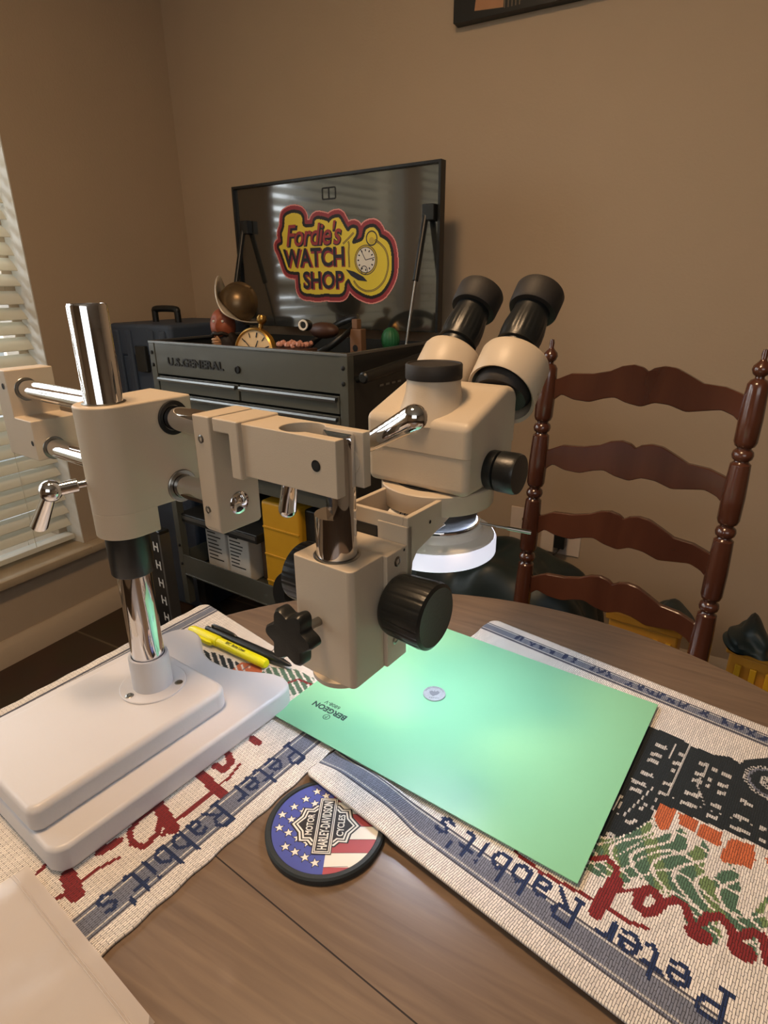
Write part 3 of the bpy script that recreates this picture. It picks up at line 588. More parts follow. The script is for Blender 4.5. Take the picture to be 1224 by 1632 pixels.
# ------------------------------------------------------------------ green pad, coin, coaster
def green():
    t = empty('cutting_mat', (-.0304, .3395, .7560), rad(-6.85), 'thin green plastic work mat with a coin on it under the ring light', 'work mat')
    bm = NB(); pts = roundpoly([(0, 0), (0, .2455), (-.3185, .2455), (-.3185, 0)], .001)
    prism(bm, pts, 'z', 0, .0008)
    mt = plane_m((-.2745, .0395, .0009), (-1, 0, 0), (0, -1, 0))
    text(bm, 'BERGEON', .0098, mt @ Matrix.Translation((0, .0010, 0)), 1, sx=1.0, offset=.0003)
    text(bm, '6808-V', .0068, mt @ Matrix.Translation((.003, -.0075, 0)), 1)
    lg = mt @ Matrix.Translation((-.004, .0105, 0))
    stroke(bm, [(.0035*math.cos(a), .0035*math.sin(a)) for a in np.linspace(0, 2*PI, 28)[:-1]], .0008, 0, 1, lg, True)
    stroke(bm, [(-.0005, .0022), (-.0005, -.0022)], .0007, 0, 1, lg); stroke(bm, [(-.0005, .0018), (.0014, .0014), (.0014, .0003), (-.0005, .0)], .0006, 0, 1, lg)
    obj('mat_sheet', bm, [M['green'], M['ink']], t)
green()
t = empty('coin', (-.2136, .4861, .7568), rad(20), 'small silver coin lying on the green mat under the ring light', 'coin')
bm = NB(); R = .0121
lathe(bm, [(0, 0), (R-.0002, 0), (R, .0002), (R, .0016), (R-.0003, .00185), (R-.0009, .00185), (R-.0011, .0015), (0, .0015)], n=64)
obj('coin_disc', bm, M['coinm'], t)
bm = NB()
for k in range(22):
    a = PI*.12+k*PI*.76/21; box(bm, R*.82*math.cos(a)-.0003, R*.82*math.cos(a)+.0003, R*.82*math.sin(a)-.0004, R*.82*math.sin(a)+.0004, .0014, .00172)
prof = [(-.004, -.002), (-.0055, .002), (-.003, .004), (-.0005, .0025), (0, .0055), (.001, .0025), (.0035, .0045), (.0055, .0018), (.0035, -.0015), (.001, -.003), (-.001, -.0045)]
prism(bm, prof, 'z', .0014, .0018)
for k in range(5): box(bm, -.005+k*.0022, -.0036+k*.0022, -.0078, -.0070, .0014, .0017)
obj('coin_relief', bm, mat('coin_relief_nickel', (140, 142, 148), .5, metal=.5), t)

def coaster():
    t = empty('coaster', (CO.x, CO.y, .7500), rad(116.6), 'round dark rubber coaster with a flag and a motorcycle shield emblem', 'coaster')
    bm = NB(); R = CR; lathe(bm, [(0, 0), (R-.001, 0), (R, .001), (R+.0002, .0055), (R-.0012, .007), (R-.0042, .007), (R-.005, .0060), (0, .0060)], n=96); obj('rubber_rim', bm, M['rubber'], t)
    bm = NB(); z = .00606; r = R-.0052
    circ = [Vector((r*math.cos(a), r*math.sin(a))) for a in np.linspace(0, 2*PI, 90)[:-1]]
    poly(bm, circ, z, 0)      # blue field; x runs along the reading direction, y is the top of the letters
    def clip(P):
        out = [Vector(p) for p in P]
        for i in range(len(circ)):
            a, b = circ[i], circ[(i+1) % len(circ)]; nn = Vector((-(b-a).y, (b-a).x)); res_ = []
            for j in range(len(out)):
                p, q = out[j], out[(j+1) % len(out)]; dp, dq = (p-a).dot(nn), (q-a).dot(nn)
                if dp >= 0: res_.append(p)
                if dp*dq < 0: res_.append(p+(q-p)*(dp/(dp-dq)))
            out = res_
            if not out: break
        return out
    # stripes fill the lower right quarter of the picture (towards -x and -y), running across y
    # the photo's right is local -y; the photo's bottom is local -x
    x = -.050; k = 0; wdt = .0122
    edge = -.0035
    for k in range(7):
        a0, a1 = x+k*wdt, x+(k+1)*wdt
        ed = edge
        P = clip([(a0, ed), (a0+.002, -.06), (a1+.002, -.06), (a1, ed)][::-1])
        if len(P) > 2: poly(bm, P, z+.00005, 2 if k % 2 == 0 else 1)
        if len(P) > 2 and k: stroke(bm, [(a0, ed), (a0+.002*.7, -math.sqrt(max(1e-6, r*r-a0*a0)))], .0004, z+.00008, 3)
    # stars
    def star(cx, cy, R_):
        P = [(cx+(R_ if i % 2 == 0 else R_*.42)*math.cos(.2+i*PI/5), cy+(R_ if i % 2 == 0 else R_*.42)*math.sin(.2+i*PI/5)) for i in range(10)]
        poly(bm, [(cx+(p[0]-cx)*1.35, cy+(p[1]-cy)*1.35) for p in P], z+.00006, 3); poly(bm, P, z+.00012, 1)
    rows = 0
    for i, y in enumerate((.0375, .029, .0205, .012, .0035)):
        for j in range(-5, 6):
            xx = j*.0128+(.0064 if i % 2 else 0)+(.002*i-.004)
            if math.hypot(xx, y) < r-.0035: star(xx, y, .0038)
    # shield and bar
    def ring(P, z_, mi): poly(bm, P, z_, mi)
    sh = lambda k_: [(x_*k_[0]*1.12, y_*k_[1]*1.16) for x_, y_ in [(.0, .0238), (.007, .018), (.014, .0165), (.0138, .011), (.0172, .008), (.0172, -.008), (.0138, -.011), (.014, -.0165), (.007, -.018), (.0, -.0238), (-.007, -.018), (-.014, -.0165), (-.0138, -.011), (-.0172, -.008), (-.0172, .008), (-.0138, .011), (-.014, .0165), (-.007, .018)]]
    for k_, z_, mi in (((1.06, 1.06), 2e-4, 3), ((1.0, 1.0), 2.4e-4, 1), ((.92, .93), 2.8e-4, 3), ((.86, .88), 3.2e-4, 1), ((.78, .82), 3.6e-4, 3)): ring(sh(k_), z+z_, mi)
    for e, z_, mi in ((.0, 4.2e-4, 3), (.0007, 4.6e-4, 1), (.0015, 5e-4, 3), (.0021, 5.4e-4, 1), (.0028, 5.8e-4, 3)):
        poly(bm, [(-.0272+e, -.0080+e), (.0272-e, -.0080+e), (.0272-e, .0080-e), (-.0272+e, .0080-e)], z+z_, mi)
    I = Matrix.Identity(4)
    fit_text(bm, 'HARLEY-DAVIDSON', .0462, .0078, Matrix.Translation((0, 0, z+6.6e-4)), 1, ext=.00005, offset=.02)
    fit_text(bm, 'MOTOR', .0200, .0058, Matrix.Translation((0, .0128, z+4.4e-4)), 1, ext=.00005, offset=.02)
    fit_text(bm, 'CYCLES', .0205, .0058, Matrix.Translation((0, -.0128, z+4.4e-4)), 1, ext=.00005, offset=.02)
    obj('printed_face', bm, [M['cblue'], M['cwhite'], M['cred'], M['cblack']], t, flat=True)
coaster()

# ------------------------------------------------------------------ pens and the plastic sleeve
def along(name, a, b, label, cat):
    a, b = Vector(a), Vector(b); d = b-a
    t = empty(name, a, math.atan2(d.y, d.x), label, cat); return t, d.length
t, L = along('highlighter', (-.541, .4525, .7595), (-.4058, .4394, .7595), 'bright yellow capped highlighter beside the black pen near the base', 'highlighter')
bm = NB(); lathe(bm, [(0, .052), (.0052, .052), (.0060, .056), (.0062, .125), (.0058, .1335), (.0045, .1355), (0, .136)], (0, 0, 0), (1, 0, 0), 24)
obj('barrel', bm, M['hl'], t)
bm = NB(); lathe(bm, [(0, -.002), (.0035, -.001), (.0055, .004), (.0066, .02), (.0067, .052), (.0062, .0525)], (0, 0, 0), (1, 0, 0), 24, sx=1.0)
cp = obj('cap', bm, M['hl'], t)
bm = NB(); prism(bm, [(.010, -.0065), (.010, -.0095), (.044, -.0105), (.050, -.0085), (.046, -.0065)], 'z', -.0025, .0025); obj('clip', bm, M['hl'], cp, bevel=.0008)
bm = NB(); text(bm, 'BIC  Brite Liner', .0052, plane_m((.086, -.0018, .0062), (1, 0, 0), (0, .93, .22)), 0, ext=.0001); obj('barrel_print', bm, M['inkb'], t)
t, L = along('ballpoint_pen', (-.5195, .4640, .7590), (-.3786, .4514, .7575), 'black click pen with a clip lying behind the yellow highlighter', 'pen')
bm = NB(); lathe(bm, [(0, .004), (.0048, .004), (.0054, .010), (.0058, .06), (.0060, .105), (.0052, .118), (.0026, .136), (.0013, .140), (0, .1415)], (0, 0, 0), (1, 0, 0), 24); obj('barrel', bm, M['black'], t)
bm = NB(); lathe(bm, [(0, -.006), (.0030, -.006), (.0034, -.004), (.0034, .004)], (0, 0, 0), (1, 0, 0), 18); obj('push_button', bm, M['black'], t)
bm = NB(); tube(bm, smoothpts([(.006, 0, .005), (.008, 0, .0088), (.022, 0, .0098), (.044, 0, .0085), (.050, 0, .0062)], 4), .0016, 8); obj('clip', bm, M['black'], t)
def sleeve():
    t = empty('plastic_sleeve', (-.36, .10, .7545), 0, 'frosted white plastic sleeve in the bottom left corner of the table', 'plastic bag')
    A, B, D_, E_ = [Vector(v) for v in ((-.395, .156, 0), (-.215, .122, 0), (-.235, -.02, 0), (-.47, .03, 0))]
    A, B, D_, E_ = [Vector(v) for v in ((-.4015, .1495, 0), (-.415, .05, 0), (-.21, .0, 0), (-.2300, .1270, 0))]
    A = Vector((-.400, .151, 0)); Bq = Vector((-.2320, .1265, 0)); Cq = Vector((-.25, .0, 0)); Dq = Vector((-.425, .02, 0))
    def surf(u, v, s):
        p = A*(1-u)*(1-v)+Bq*u*(1-v)+Cq*u*v+Dq*(1-u)*v
        e = min(u, 1-u, v, 1-v); h = .0045*(1-math.exp(-e/.08))+.0012*math.sin(u*9+v*5)*(1-math.exp(-e/.1))
        return Vector((p.x+.36, p.y-.10, .002+s*h+.0015))
    for s, nm in ((1, 'front_sheet'), (-.3, 'back_sheet')):
        bm = NB(); n = 28; g = [[bm.verts.new(surf(i/n, j/n, s)) for j in range(n+1)] for i in range(n+1)]
        for i in range(n):
            for j in range(n): bm.faces.new((g[i][j], g[i+1][j], g[i+1][j+1], g[i][j+1]))
        obj(nm, bm, M['bag'], t)
    bm = NB()
    for off in (.075, .088):
        tube(bm, [surf(i/20, off, 1.02)+Vector((0, 0, .0003)) for i in range(21)], .0004, 6)
    obj('heat_seal', bm, M['bag'], t)
sleeve()

# ------------------------------------------------------------------ boom stand (local axes: x along the rods, y to the back)
SO = (-.4425, .3152, 0); SYAW = rad(-7.3)
def sempty(name, label, cat): return empty(name, SO, SYAW, label, cat)
def screw(parent, p, d, r=.0036, nm='socket_screw'):
    p = Vector(p); d = Vector(d)
    bm = NB(); lathe(bm, [(r, -.004), (r, .0002), (r*.82, .0007), (r*.55, .0007), (r*.55, -.0015), (0, -.0015)], p, d, 20); return obj(nm, bm, M['steel'], parent)
def hole(parent, p, d, r):
    bm = NB(); lathe(bm, [(r, .0003), (r*.75, .0003), (r*.72, .0001), (0, .0001)], Vector(p), Vector(d), 24); return obj('set_screw_hole', bm, M['dark'], parent)
def stand():
    t = sempty('boom_stand', 'double arm boom stand with white slab base, chrome post and cream clamp blocks', 'microscope stand')
    zb = .7532
    # base slab with the scooped end, raised plateau
    out = roundpoly([(-.108, -.148), (.0905, -.148)], 0)
    end = [(.0905, .070), (.0905, .088), (.086, .100), (.075, .1055), (.064, .105), (.052, .1015), (.0354, .093), (.018, .0845), (0, .0810), (-.020, .0812), (-.038, .0865), (-.054, .096), (-.066, .1035), (-.080, .1065), (-.094, .1045), (-.104, .0955), (-.108, .083)]
    ol = [( -.108, -.136), (-.1045, -.1445), (-.096, -.148), (.0785, -.148), (.0870, -.1445), (.0905, -.136)]+[tuple(v) for v in smoothpts([Vector((a, b, 0)) for a, b in end], 3)]
    ol = [(p[0], p[1]) for p in ol]
    bm = NB(); prism(bm, ol, 'z', zb, .778)
    bs = obj('base', bm, M['base'], t, bevel=.0042, seg=4)
    bm = NB(); pl = roundpoly([(-.068, -.1475), (.063, -.1475), (.063, .042), (-.068, .042)], [.010, .010, .014, .014], 6)
    prism(bm, pl, 'z', .7765, .801); obj('base_plateau', bm, M['base'], bs, bevel=.006, seg=4)
    bm = NB(); lathe(bm, [(.0315, .8005), (.0315, .8022), (.0308, .8028), (0, .8028)], n=64)
    fl = obj('flange', bm, M['base'], t)
    for a in (-91, 36, 160):
        x, y = .0255*math.cos(rad(a)), .0255*math.sin(rad(a))
        bm = NB(); lathe(bm, [(.0040, .8030), (.0036, .8033), (.0022, .8033), (.0020, .8029), (0, .8029)], (x, y, 0), n=20); obj('flange_screw', bm, M['steel'], fl)
    bm = NB(); lathe(bm, [(.0188, .802), (.0186, .836), (.0180, .8372), (.0158, .8372), (.0158, .833)], n=48, cap=False); obj('post_socket', bm, M['base'], t)
    bm = NB(); lathe(bm, [(.015, .803), (.015, 1.1565), (.0140, 1.1585), (.0125, 1.1585), (.012, 1.1570), (0, 1.1570)], n=64); obj('post', bm, M['chrome'], t)
    bm = NB(); lathe(bm, [(.0152, .9262), (.0178, .9262), (.0188, .9275), (.0190, .966), (.0152, .966)], n=48); obj('stop_collar', bm, M['black'], t)
    # carriage block: rounded nose round the post, flat sides, stepped underside
    r = .0245
    nose = [(r*math.cos(a), r*math.sin(a)) for a in np.linspace(0, -PI, 22)]
    up = nose+[(-.0400, .030), (-.0435, .067), (r-.0, .067)]
    nose2 = nose+[(-.030, .0195), (r, .0195)]
    bm = NB(); prism(bm, nose+[(-.030, .020), (-.036, .067), (r, .067)], 'z', .9885, 1.081)
    ca = obj('carriage', bm, M['cream'], t, bevel=.0018)
    bm = NB(); prism(bm, nose2, 'z', .9665, .990); obj('carriage_lower', bm, M['cream'], ca, bevel=.0012)
    bm = NB(); lathe(bm, [(.0152, 1.0812), (.0172, 1.0812), (.0172, 1.0816), (.0152, 1.0822)], n=40, cap=False); obj('post_bushing', bm, M['steel'], ca)
    for z, mm in ((1.0633, M['dark']), (1.001, M['steel'])):
        for s in (1,):
            bm = NB(); lathe(bm, [(.0150, -.002), (.0150, .0010), (.0143, .0016), (.0112, .0016), (.0112, -.002)], (r, .0465, z), (1, 0, 0), 40, cap=False); obj('rod_bushing', bm, mm, ca)
    for z, a, b in ((1.0633, -.262, .0815), (1.001, -.225, .0815)):
        bm = NB(); cyl(bm, (a, .0465, z), (b, .0465, z), .0106, 40); obj('cross_rod', bm, M['chrome'], t)
    # end cap block
    bm = NB(); prism(bm, roundpoly([(-.2785, .9895), (-.2105, .9895), (-.2105, 1.034), (-.2490, 1.034), (-.2490, 1.0855), (-.2785, 1.0855)], .0012, 3), 'y', .027, .0795)
    ec = obj('end_block', bm, M['cream'], t, bevel=.0012)
    hole(ec, (-.2585, .027, 1.0680), (0, -1, 0), .0034); hole(ec, (-.2165, .027, 1.0090), (0, -1, 0), .0030)
    for x, z in ((-.249, 1.0633), (-.2105, 1.001)):
        bm = NB(); lathe(bm, [(.0130, .0002), (.0126, .0006), (.0110, .0006)], (x, .0465, z), (1, 0, 0), 36, cap=False); obj('rod_bore', bm, M['steel'], ec)
    # front plate and slotted arm
    bm = NB(); prism(bm, [(.0255, .9815), (.0285, .9775), (.0680, .9775), (.0705, .980), (.0705, 1.0765), (.0255, 1.0765)], 'x', .0805, .1010)
    pt = obj('arm_plate', bm, M['cream'], t, bevel=.0014)
    screw(pt, (.0892, .0255, 1.0575), (0, -1, 0)); screw(pt, (.0878, .0255, .9975), (0, -1, 0))
    bm = NB(); lathe(bm, [(.0100, .0), (.0100, .0010), (.0088, .0022), (.005, .0034), (0, .0038)], (.101, .0472, 1.0005), (1, 0, 0), 32); obj('rod_end_cap', bm, M['chrome'], pt)
    # arm: gripping head, then two tines with a round relief and slot
    bm = NB(); prism(bm, [(.1045, 1.0765), (.1335, 1.0765), (.1335, 1.0310), (.1225, 1.0310), (.1225, 1.0655), (.1045, 1.0655)], 'y', .0258, .0690)
    ah = obj('arm_clamp', bm, M['cream'], t, bevel=.0014)
    bm = NB(); box(bm, .1008, .1047, .034, .0695, 1.0655, 1.0760); box(bm, .1095, .123, .040, .0690, 1.031, 1.066); obj('arm_pivot', bm, M['steel'], ah, bevel=.001)
    top = [(.132, .0300), (.2262, .0300), (.2262, .0388), (.196, .0388)]
    cxx, cyy, rr = .178, .0490, .0165
    a0 = math.asin((.0388-cyy)/rr)
    for a in np.linspace(a0, -2*PI-a0+0, 30)[0:]:
        pass
    for a in np.linspace(a0, -PI*2-a0, 40):   # sweeps the relief bore from the front tine round to the back tine
        pass
    arc = [(cxx+rr*math.cos(a), cyy+rr*math.sin(a)) for a in np.linspace(a0, -2*PI+(-a0), 34)]
    top += arc+[(.196, .0592), (.2262, .0592), (.2262, .0675), (.132, .0675)]
    bm = NB(); prism(bm, top, 'z', 1.0335, 1.0745)
    ar = obj('slotted_arm', bm, M['cream'], t, bevel=.0008)
    hole(ar, (.2078, .0300, 1.0545), (0, -1, 0), .0042)
    bm = NB(); lathe(bm, [(.0095, 0), (.0095, .0006), (.006, .0009), (0, .0009)], (.2135, .0592, 1.0520), (0, -1, 0), 30); obj('bolt_washer', bm, M['cream'], ar)
    # levers
    def lever(nm, ball, tip, rb, r0, r1, extra=None):
        ball, tip = Vector(ball), Vector(tip); d = (tip-ball); L = d.length; dn = d/L
        bm = NB()
        if rb: bmesh.ops.create_uvsphere(bm, u_segments=28, v_segments=16, radius=rb, matrix=Matrix.Translation(ball))
        pr = [(r0, 0), (r1, L-r1*1.0)]+[(r1*math.cos(a), L-r1+r1*math.sin(a)) for a in np.linspace(.2, PI/2-.02, 7)]+[(0, L)]
        lathe(bm, pr, ball, dn, 28)
        if extra: cyl(bm, extra[0], extra[1], extra[2], 20, c=.0006); 
        if extra and len(extra) > 3: cyl(bm, extra[3], extra[4], extra[5], 20, c=.0005)
        return obj(nm, bm, M['chrome'], t)
    lever('clamp_lever', (.2050, .0800, 1.0555), (.2660, .0745, 1.0905), .0075, .0062, .0092, ((.2050, .0670, 1.0540), (.2050, .0800, 1.0555), .0055))
    lever('clamp_lever', (.1370, .0760, 1.0350), (.1295, .0735, .9850), .0075, .0055, .0078, ((.137, .0675, 1.035), (.137, .076, 1.035), .005))
    # left clamp lever: stem, ball, flat-ended handle
    bm = NB(); b = Vector((-.0190, -.0480, 1.0135))
    cyl(bm, (-.0080, -.0195, 1.0155), (-.0120, -.0300, 1.0150), .0030, 20); cyl(bm, (-.0115, -.0285, 1.0150), b, .0056, 24, c=.0006)
    bmesh.ops.create_uvsphere(bm, u_segments=32, v_segments=20, radius=.0092, matrix=Matrix.Translation(b))
    cyl(bm, b, (-.0520, -.0500, .9755), .0048, 28, r1=.0074, c=.001); obj('clamp_lever', bm, M['chrome'], t)
    # vertical support post with a milled flat
    pc = Vector((.2063, .0495, 0)); R_ = .0155; nd = Vector((-.62, -.78)); cut = .28*R_
    def sect(z, flat):
        pts = []
        for i in range(56):
            a = 2*PI*i/56; p = Vector((R_*math.cos(a), R_*math.sin(a)))
            if flat:
                e = p.dot(nd.normalized())-cut
                if e > 0: p -= nd.normalized()*e
            pts.append((pc.x+p.x, pc.y+p.y, z))
        return pts
    bm = NB(); prev = None
    for z, fl_ in ((.975, 0), (1.0135, 0), (1.0136, 1), (1.0715, 1), (1.0730, 1)):
        k_ = 1 if z < 1.0725 else .93
        ring = [bm.verts.new((pc.x+(x-pc.x)*k_, pc.y+(y-pc.y)*k_, zz)) for x, y, zz in sect(z, fl_)]
        if prev:
            for i in range(56): bm.faces.new((prev[i], prev[(i+1) % 56], ring[(i+1) % 56], ring[i]))
        else: bm.faces.new(ring)
        prev = ring
    bm.faces.new(prev); obj('support_post', bm, M['chrome'], t)
stand()

# ------------------------------------------------------------------ focus mount
def focus():
    t = sempty('focus_mount', 'cream focusing block with black knobs hanging from the slotted arm, holding the microscope', 'focus mount')
    bm = NB(); prism(bm, roundpoly([(.1778, .0305), (.2355, .0305), (.2355, .0690), (.1778, .0690)], [.003, .005, .001, .001]), 'z', .8800, .9800)
    fb = obj('focus_block', bm, M['cream'], t, bevel=.0010)
    bm = NB(); lathe(bm, [(.0158, .9795), (.0178, .9795), (.0180, .9803), (.0164, .9807), (.0157, .9800)], (.2063, .0495, 0), n=48, cap=False); obj('post_collar', bm, M['steel'], fb)
    bm = NB(); lathe(bm, [(0, .8755), (.0235, .8755), (.0245, .8768), (.0245, .8805), (0, .8805)], (.2075, .0500, 0), n=48); obj('bottom_cap', bm, M['cream'], fb)
    bm = NB(); box(bm, .1765, .2385, .0693, .0960, .8800, .9790); sl = obj('slide_plate', bm, M['cream'], t, bevel=.0010)
    screw(sl, (.2385, .0830, .9700), (1, 0, 0), .0042); screw(sl, (.2385, .0805, .9010), (1, 0, 0), .0042)
    bm = NB(); lathe(bm, [(.0012, .0002), (0, .0003)], (.2385, .0920, .9765), (1, 0, 0), 12); obj('pin', bm, M['dark'], sl)
    def fl(a, h): return 1-.030*(1 if (a*22/(2*PI)) % 1 < .25 else 0)*(1 if .006 < h < .034 else 0)
    for s in (1, -1):
        x0 = .2385 if s == 1 else .1765
        bm = NB(); lathe(bm, [(0, 0), (.0225, 0), (.0240, .002), (.0252, .006), (.0268, .033), (.0262, .0375), (.0235, .0392), (.0225, .0390), (0, .0390)], (x0, .0790, .9355), (s, 0, 0), 176, radf=fl); obj('focus_knob', bm, M['black'], t)
    # tension star knob
    bm = NB(); cyl(bm, (.2020, .0305, .9300), (.2033, .0080, .9330), .0036, 16); obj('knob_screw', bm, M['steel'], t)
    def lobes(a, h): return 1+.17*math.cos(6*a)
    bm = NB(); lathe(bm, [(0, -.001), (.008, -.001), (.0165, .001), (.0192, .003), (.0192, .012), (.0175, .0145), (0, .0150)], (.2035, .0085, .9330), (.06, -1, .10), 96, radf=lobes); obj('star_knob', bm, M['black'], t)
    # moving casting: column, open tray, holder ring
    bm = NB(); box(bm, .2090, .2380, .0965, .1040, .9000, .9935); col_ = obj('slide_column', bm, M['cream'], t, bevel=.0008)
    bm = NB(); box(bm, .1780, .1860, .0965, .1040, .9000, .9935); obj('slide_column', bm, M['cream'], t, bevel=.0008)
    bm = NB(); box(bm, .1865, .2085, .0965, .1020, .9300, .9880); obj('rack_cover', bm, M['black'], t, bevel=.0008)
    g = [(.0975, .9350), (.1030, .9450), (.1055, .9605), (.1120, .9680), (.1450, .9760), (.1760, .9852), (.1760, 1.0010), (.0975, 1.0010)]
    bm = NB(); prism(bm, g, 'x', .2335, .2380); prism(bm, g, 'x', .1770, .1815)
    box(bm, .1815, .2335, .0975, .1018, .9850, 1.0010); box(bm, .1815, .2335, .1018, .1700, .9720, .9745)
    ty = obj('tray_arm', bm, M['cream'], t, bevel=.0008)
    bm = NB(); lathe(bm, [(.0105, .0003), (0, .0003)], (.238, .1290, .9880), (1, 0, 0), 3)
    bm.free()
    hole(ty, (.2380, .1300, .9875), (1, 0, 0), .0016); hole(ty, (.195, .1018, .9935), (0, 1, 0), .0014)
    bm = NB(); lathe(bm, [(.0385, .9850), (.0505, .9850), (.0515, .9865), (.0515, 1.0025), (.0505, 1.0035), (.0385, 1.0035), (.0385, .9850)], (.208, .1900, 0), n=80, cap=False)
    rg = obj('holder_ring', bm, M['cream'], t); hole(rg, (.2440, .2270, .9945), (.69, .72, 0), .0018)
focus()
t = sempty('note_paper', 'small white printed paper lying inside the open tray behind the microscope post', 'paper')
bm = NB(); mt = plane_m((.2000, .1440, .9835), (.97, .12, -.02), (-.15, .92, .36))
prism(bm, [(-.013, -.010), (.013, -.010), (.014, .008), (.004, .012), (-.012, .010)], 'z', 0, .0003)
bmesh.ops.transform(bm, matrix=mt, verts=bm.verts[:]); text(bm, 'H', .009, mt @ Matrix.Translation((.002, -.001, .0005)), 1); 
obj('paper_sheet', bm, [M['white'], M['inkb']], t, flat=True)

# ------------------------------------------------------------------ stereo microscope
def scope():
    t = sempty('stereo_microscope', 'cream stereo microscope head with two black eyepieces and a capped camera port', 'microscope')
    def body(pr, x0, x1, nm, bv, zseam):
        bm = NB(); prism(bm, pr, 'x', x0, x1); bmesh.ops.recalc_face_normals(bm, faces=bm.faces[:])
        ed = [e for e in bm.edges if not all(abs(v.co.z-zseam) < 1e-5 for v in e.verts) and e.calc_face_angle(0) > rad(15)]
        bmesh.ops.bevel(bm, geom=ed, offset=bv, segments=5, affect='EDGES', profile=.5)
        for f in bm.faces: f.smooth = True
        me = bpy.data.meshes.new(nm); bm.to_mesh(me); bm.free(); me.materials.append(M['cream']); o = bpy.data.objects.new(nm, me); COL.objects.link(o); o.parent = t
        w2 = o.modifiers.new('wn', 'WEIGHTED_NORMAL'); w2.keep_sharp = True
        for e in me.edges:
            if all(abs(me.vertices[i].co.z-zseam) < 1e-5 for i in e.vertices): e.use_edge_sharp = True
        return o
    body([(.1520, 1.0375), (.1520, 1.0650), (.2180, 1.0885), (.2340, 1.0860), (.2400, 1.0780), (.2400, 1.0375)], .1550, .2590, 'head_body', .0062, 1.0375)
    body([(.1528, 1.0040), (.1528, 1.0370), (.2392, 1.0370), (.2392, 1.0040)], .1558, .2582, 'lower_body', .0062, 1.0370)
    # camera port
    bm = NB(); lathe(bm, [(.0330, 1.0600), (.0290, 1.0690), (.0262, 1.0760), (.0240, 1.0840), (.0228, 1.0965), (0, 1.0965)], (.207, .1810, 0), n=56, radf=None); obj('camera_port', bm, M['cream'], t)
    bm = NB(); lathe(bm, [(.0240, 1.0955), (.0243, 1.0965), (.0243, 1.1070), (.0235, 1.1082), (.0225, 1.1082), (.0218, 1.1072), (0, 1.1072)], (.207, .1810, 0), n=64); obj('port_cap', bm, M['blackm'], t)
    ax = Vector((0, 1, 1)).normalized()
    for s, u0 in ((1, .2385), (-1, .1755)):
        base = Vector((u0+s*.002, .2430, 1.0765))
        R_ = .0325 if s == 1 else .0300
        bm = NB(); lathe(bm, [(R_-.003, .002), (R_-.0005, 0), (R_, .001), (R_, .036), (R_-.0015, .0395), (R_-.0045, .0418), (.0195, .0432)], base, ax, 64, cap=False, sx=1.0)
        w_ = Vector((0, 1, -1)).normalized()
        for v in bm.verts:
            hgt = (v.co-base).dot(ax)
            if hgt < .004: v.co -= ax*(.27*((v.co-base).dot(w_))+.002)
        hs = obj('prism_housing', bm, M['cream'], t)
        bm = NB(); lathe(bm, [(R_-.0065, .030), (R_-.0065, .002), (R_-.009, -.002), (0, -.002)], base, ax, 56, cap=False); obj('housing_drum', bm, M['blackm'], hs)
        bm = NB(); lathe(bm, [(.0160, -.030), (.0160, -.008)], base+Vector((-s*.004, -.004, 0)), ax, 40); obj('neck', bm, M['cream'], hs)
        for qq in ((-.85, -.35), (.9, .1)):
            nrm = (Vector((1, 0, 0))*qq[0]-w_*(-qq[1])).normalized(); bm = NB(); lathe(bm, [(.0013, .0004), (0, .0006)], base+ax*.006+nrm*R_, nrm, 14); obj('grub_screw', bm, M['steel'], hs)
        eb = Vector((u0, .2720, 1.1140))
        def ribs(a, h): return 1-.03*(.5+.5*math.cos(24*a))*(1 if .010 < h < .032 else 0)
        bm = NB(); lathe(bm, [(.0170, -.012), (.0170, .002), (.0188, .003), (.0192, .008), (.0200, .012), (.0198, .022), (.0182, .033), (.0172, .040), (.0172, .050), (0, .050)], eb, ax, 96, radf=ribs); ep = obj('eyepiece', bm, M['black'], t)
        bm = NB(); lathe(bm, [(.0176, .044), (.0222, .044), (.0232, .046), (.0236, .060), (.0236, .0665), (.0228, .0680), (.0205, .0675), (.0180, .062), (.0150, .060), (0, .058)], eb, ax, 64); obj('eyecup', bm, M['blackm'], ep)
        bm = NB(); lathe(bm, [(.0172, .0002), (.0196, .0006), (.0196, .0030), (.0172, .0034)], eb+ax*.001, ax, 56, cap=False); obj('diopter_ring', bm, M['steel'] if False else M['black'], ep)
    def kn(a, h): return 1-.06*(1 if (a*9/(2*PI)) % 1 < .22 else 0)*(1 if .012 < h < .0235 else 0)
    for s in (1, -1):
        x0 = .2585 if s == 1 else .1555
        bm = NB(); lathe(bm, [(0, 0), (.0165, 0), (.0172, .002), (.0172, .008), (.0150, .0090), (.0150, .0100), (.0176, .0105), (.0178, .0250), (.0168, .0275), (0, .0282)], (x0, .1930, 1.0205), (s, 0, 0), 144, radf=kn); obj('zoom_knob', bm, M['black'], t)
    bm = NB(); lathe(bm, [(.0370, .9450), (.0370, .9720), (.0380, .9740), (.0380, 1.0045), (0, 1.0045)], (.208, .1900, 0), n=64, cap=False)
    lathe(bm, [(.0340, .9450), (.0370, .9450)], (.208, .19, 0), n=64, cap=False); lathe(bm, [(.0370, .9555), (0, .9555)], (.208, .19, 0), n=64, cap=False)
    obj('objective_barrel', bm, M['black'], t)
scope()
t = sempty('ring_light', 'glowing white LED ring light under the microscope head', 'ring light')
bm = NB(); c0 = (.208, .190, 0)
lathe(bm, [(.0548, .9350), (.0562, .9362), (.0562, .9490), (.0545, .9515)], c0, n=96, cap=False); obj('frosted_wall', bm, M['ledside'], t)
bm = NB(); lathe(bm, [(.0545, .9514), (.0530, .9535), (.0440, .9560), (.0430, .9580), (.0425, .9620), (.0410, .9632), (.0385, .9632)], c0, n=96, cap=False); obj('housing_top', bm, M['shell'], t)
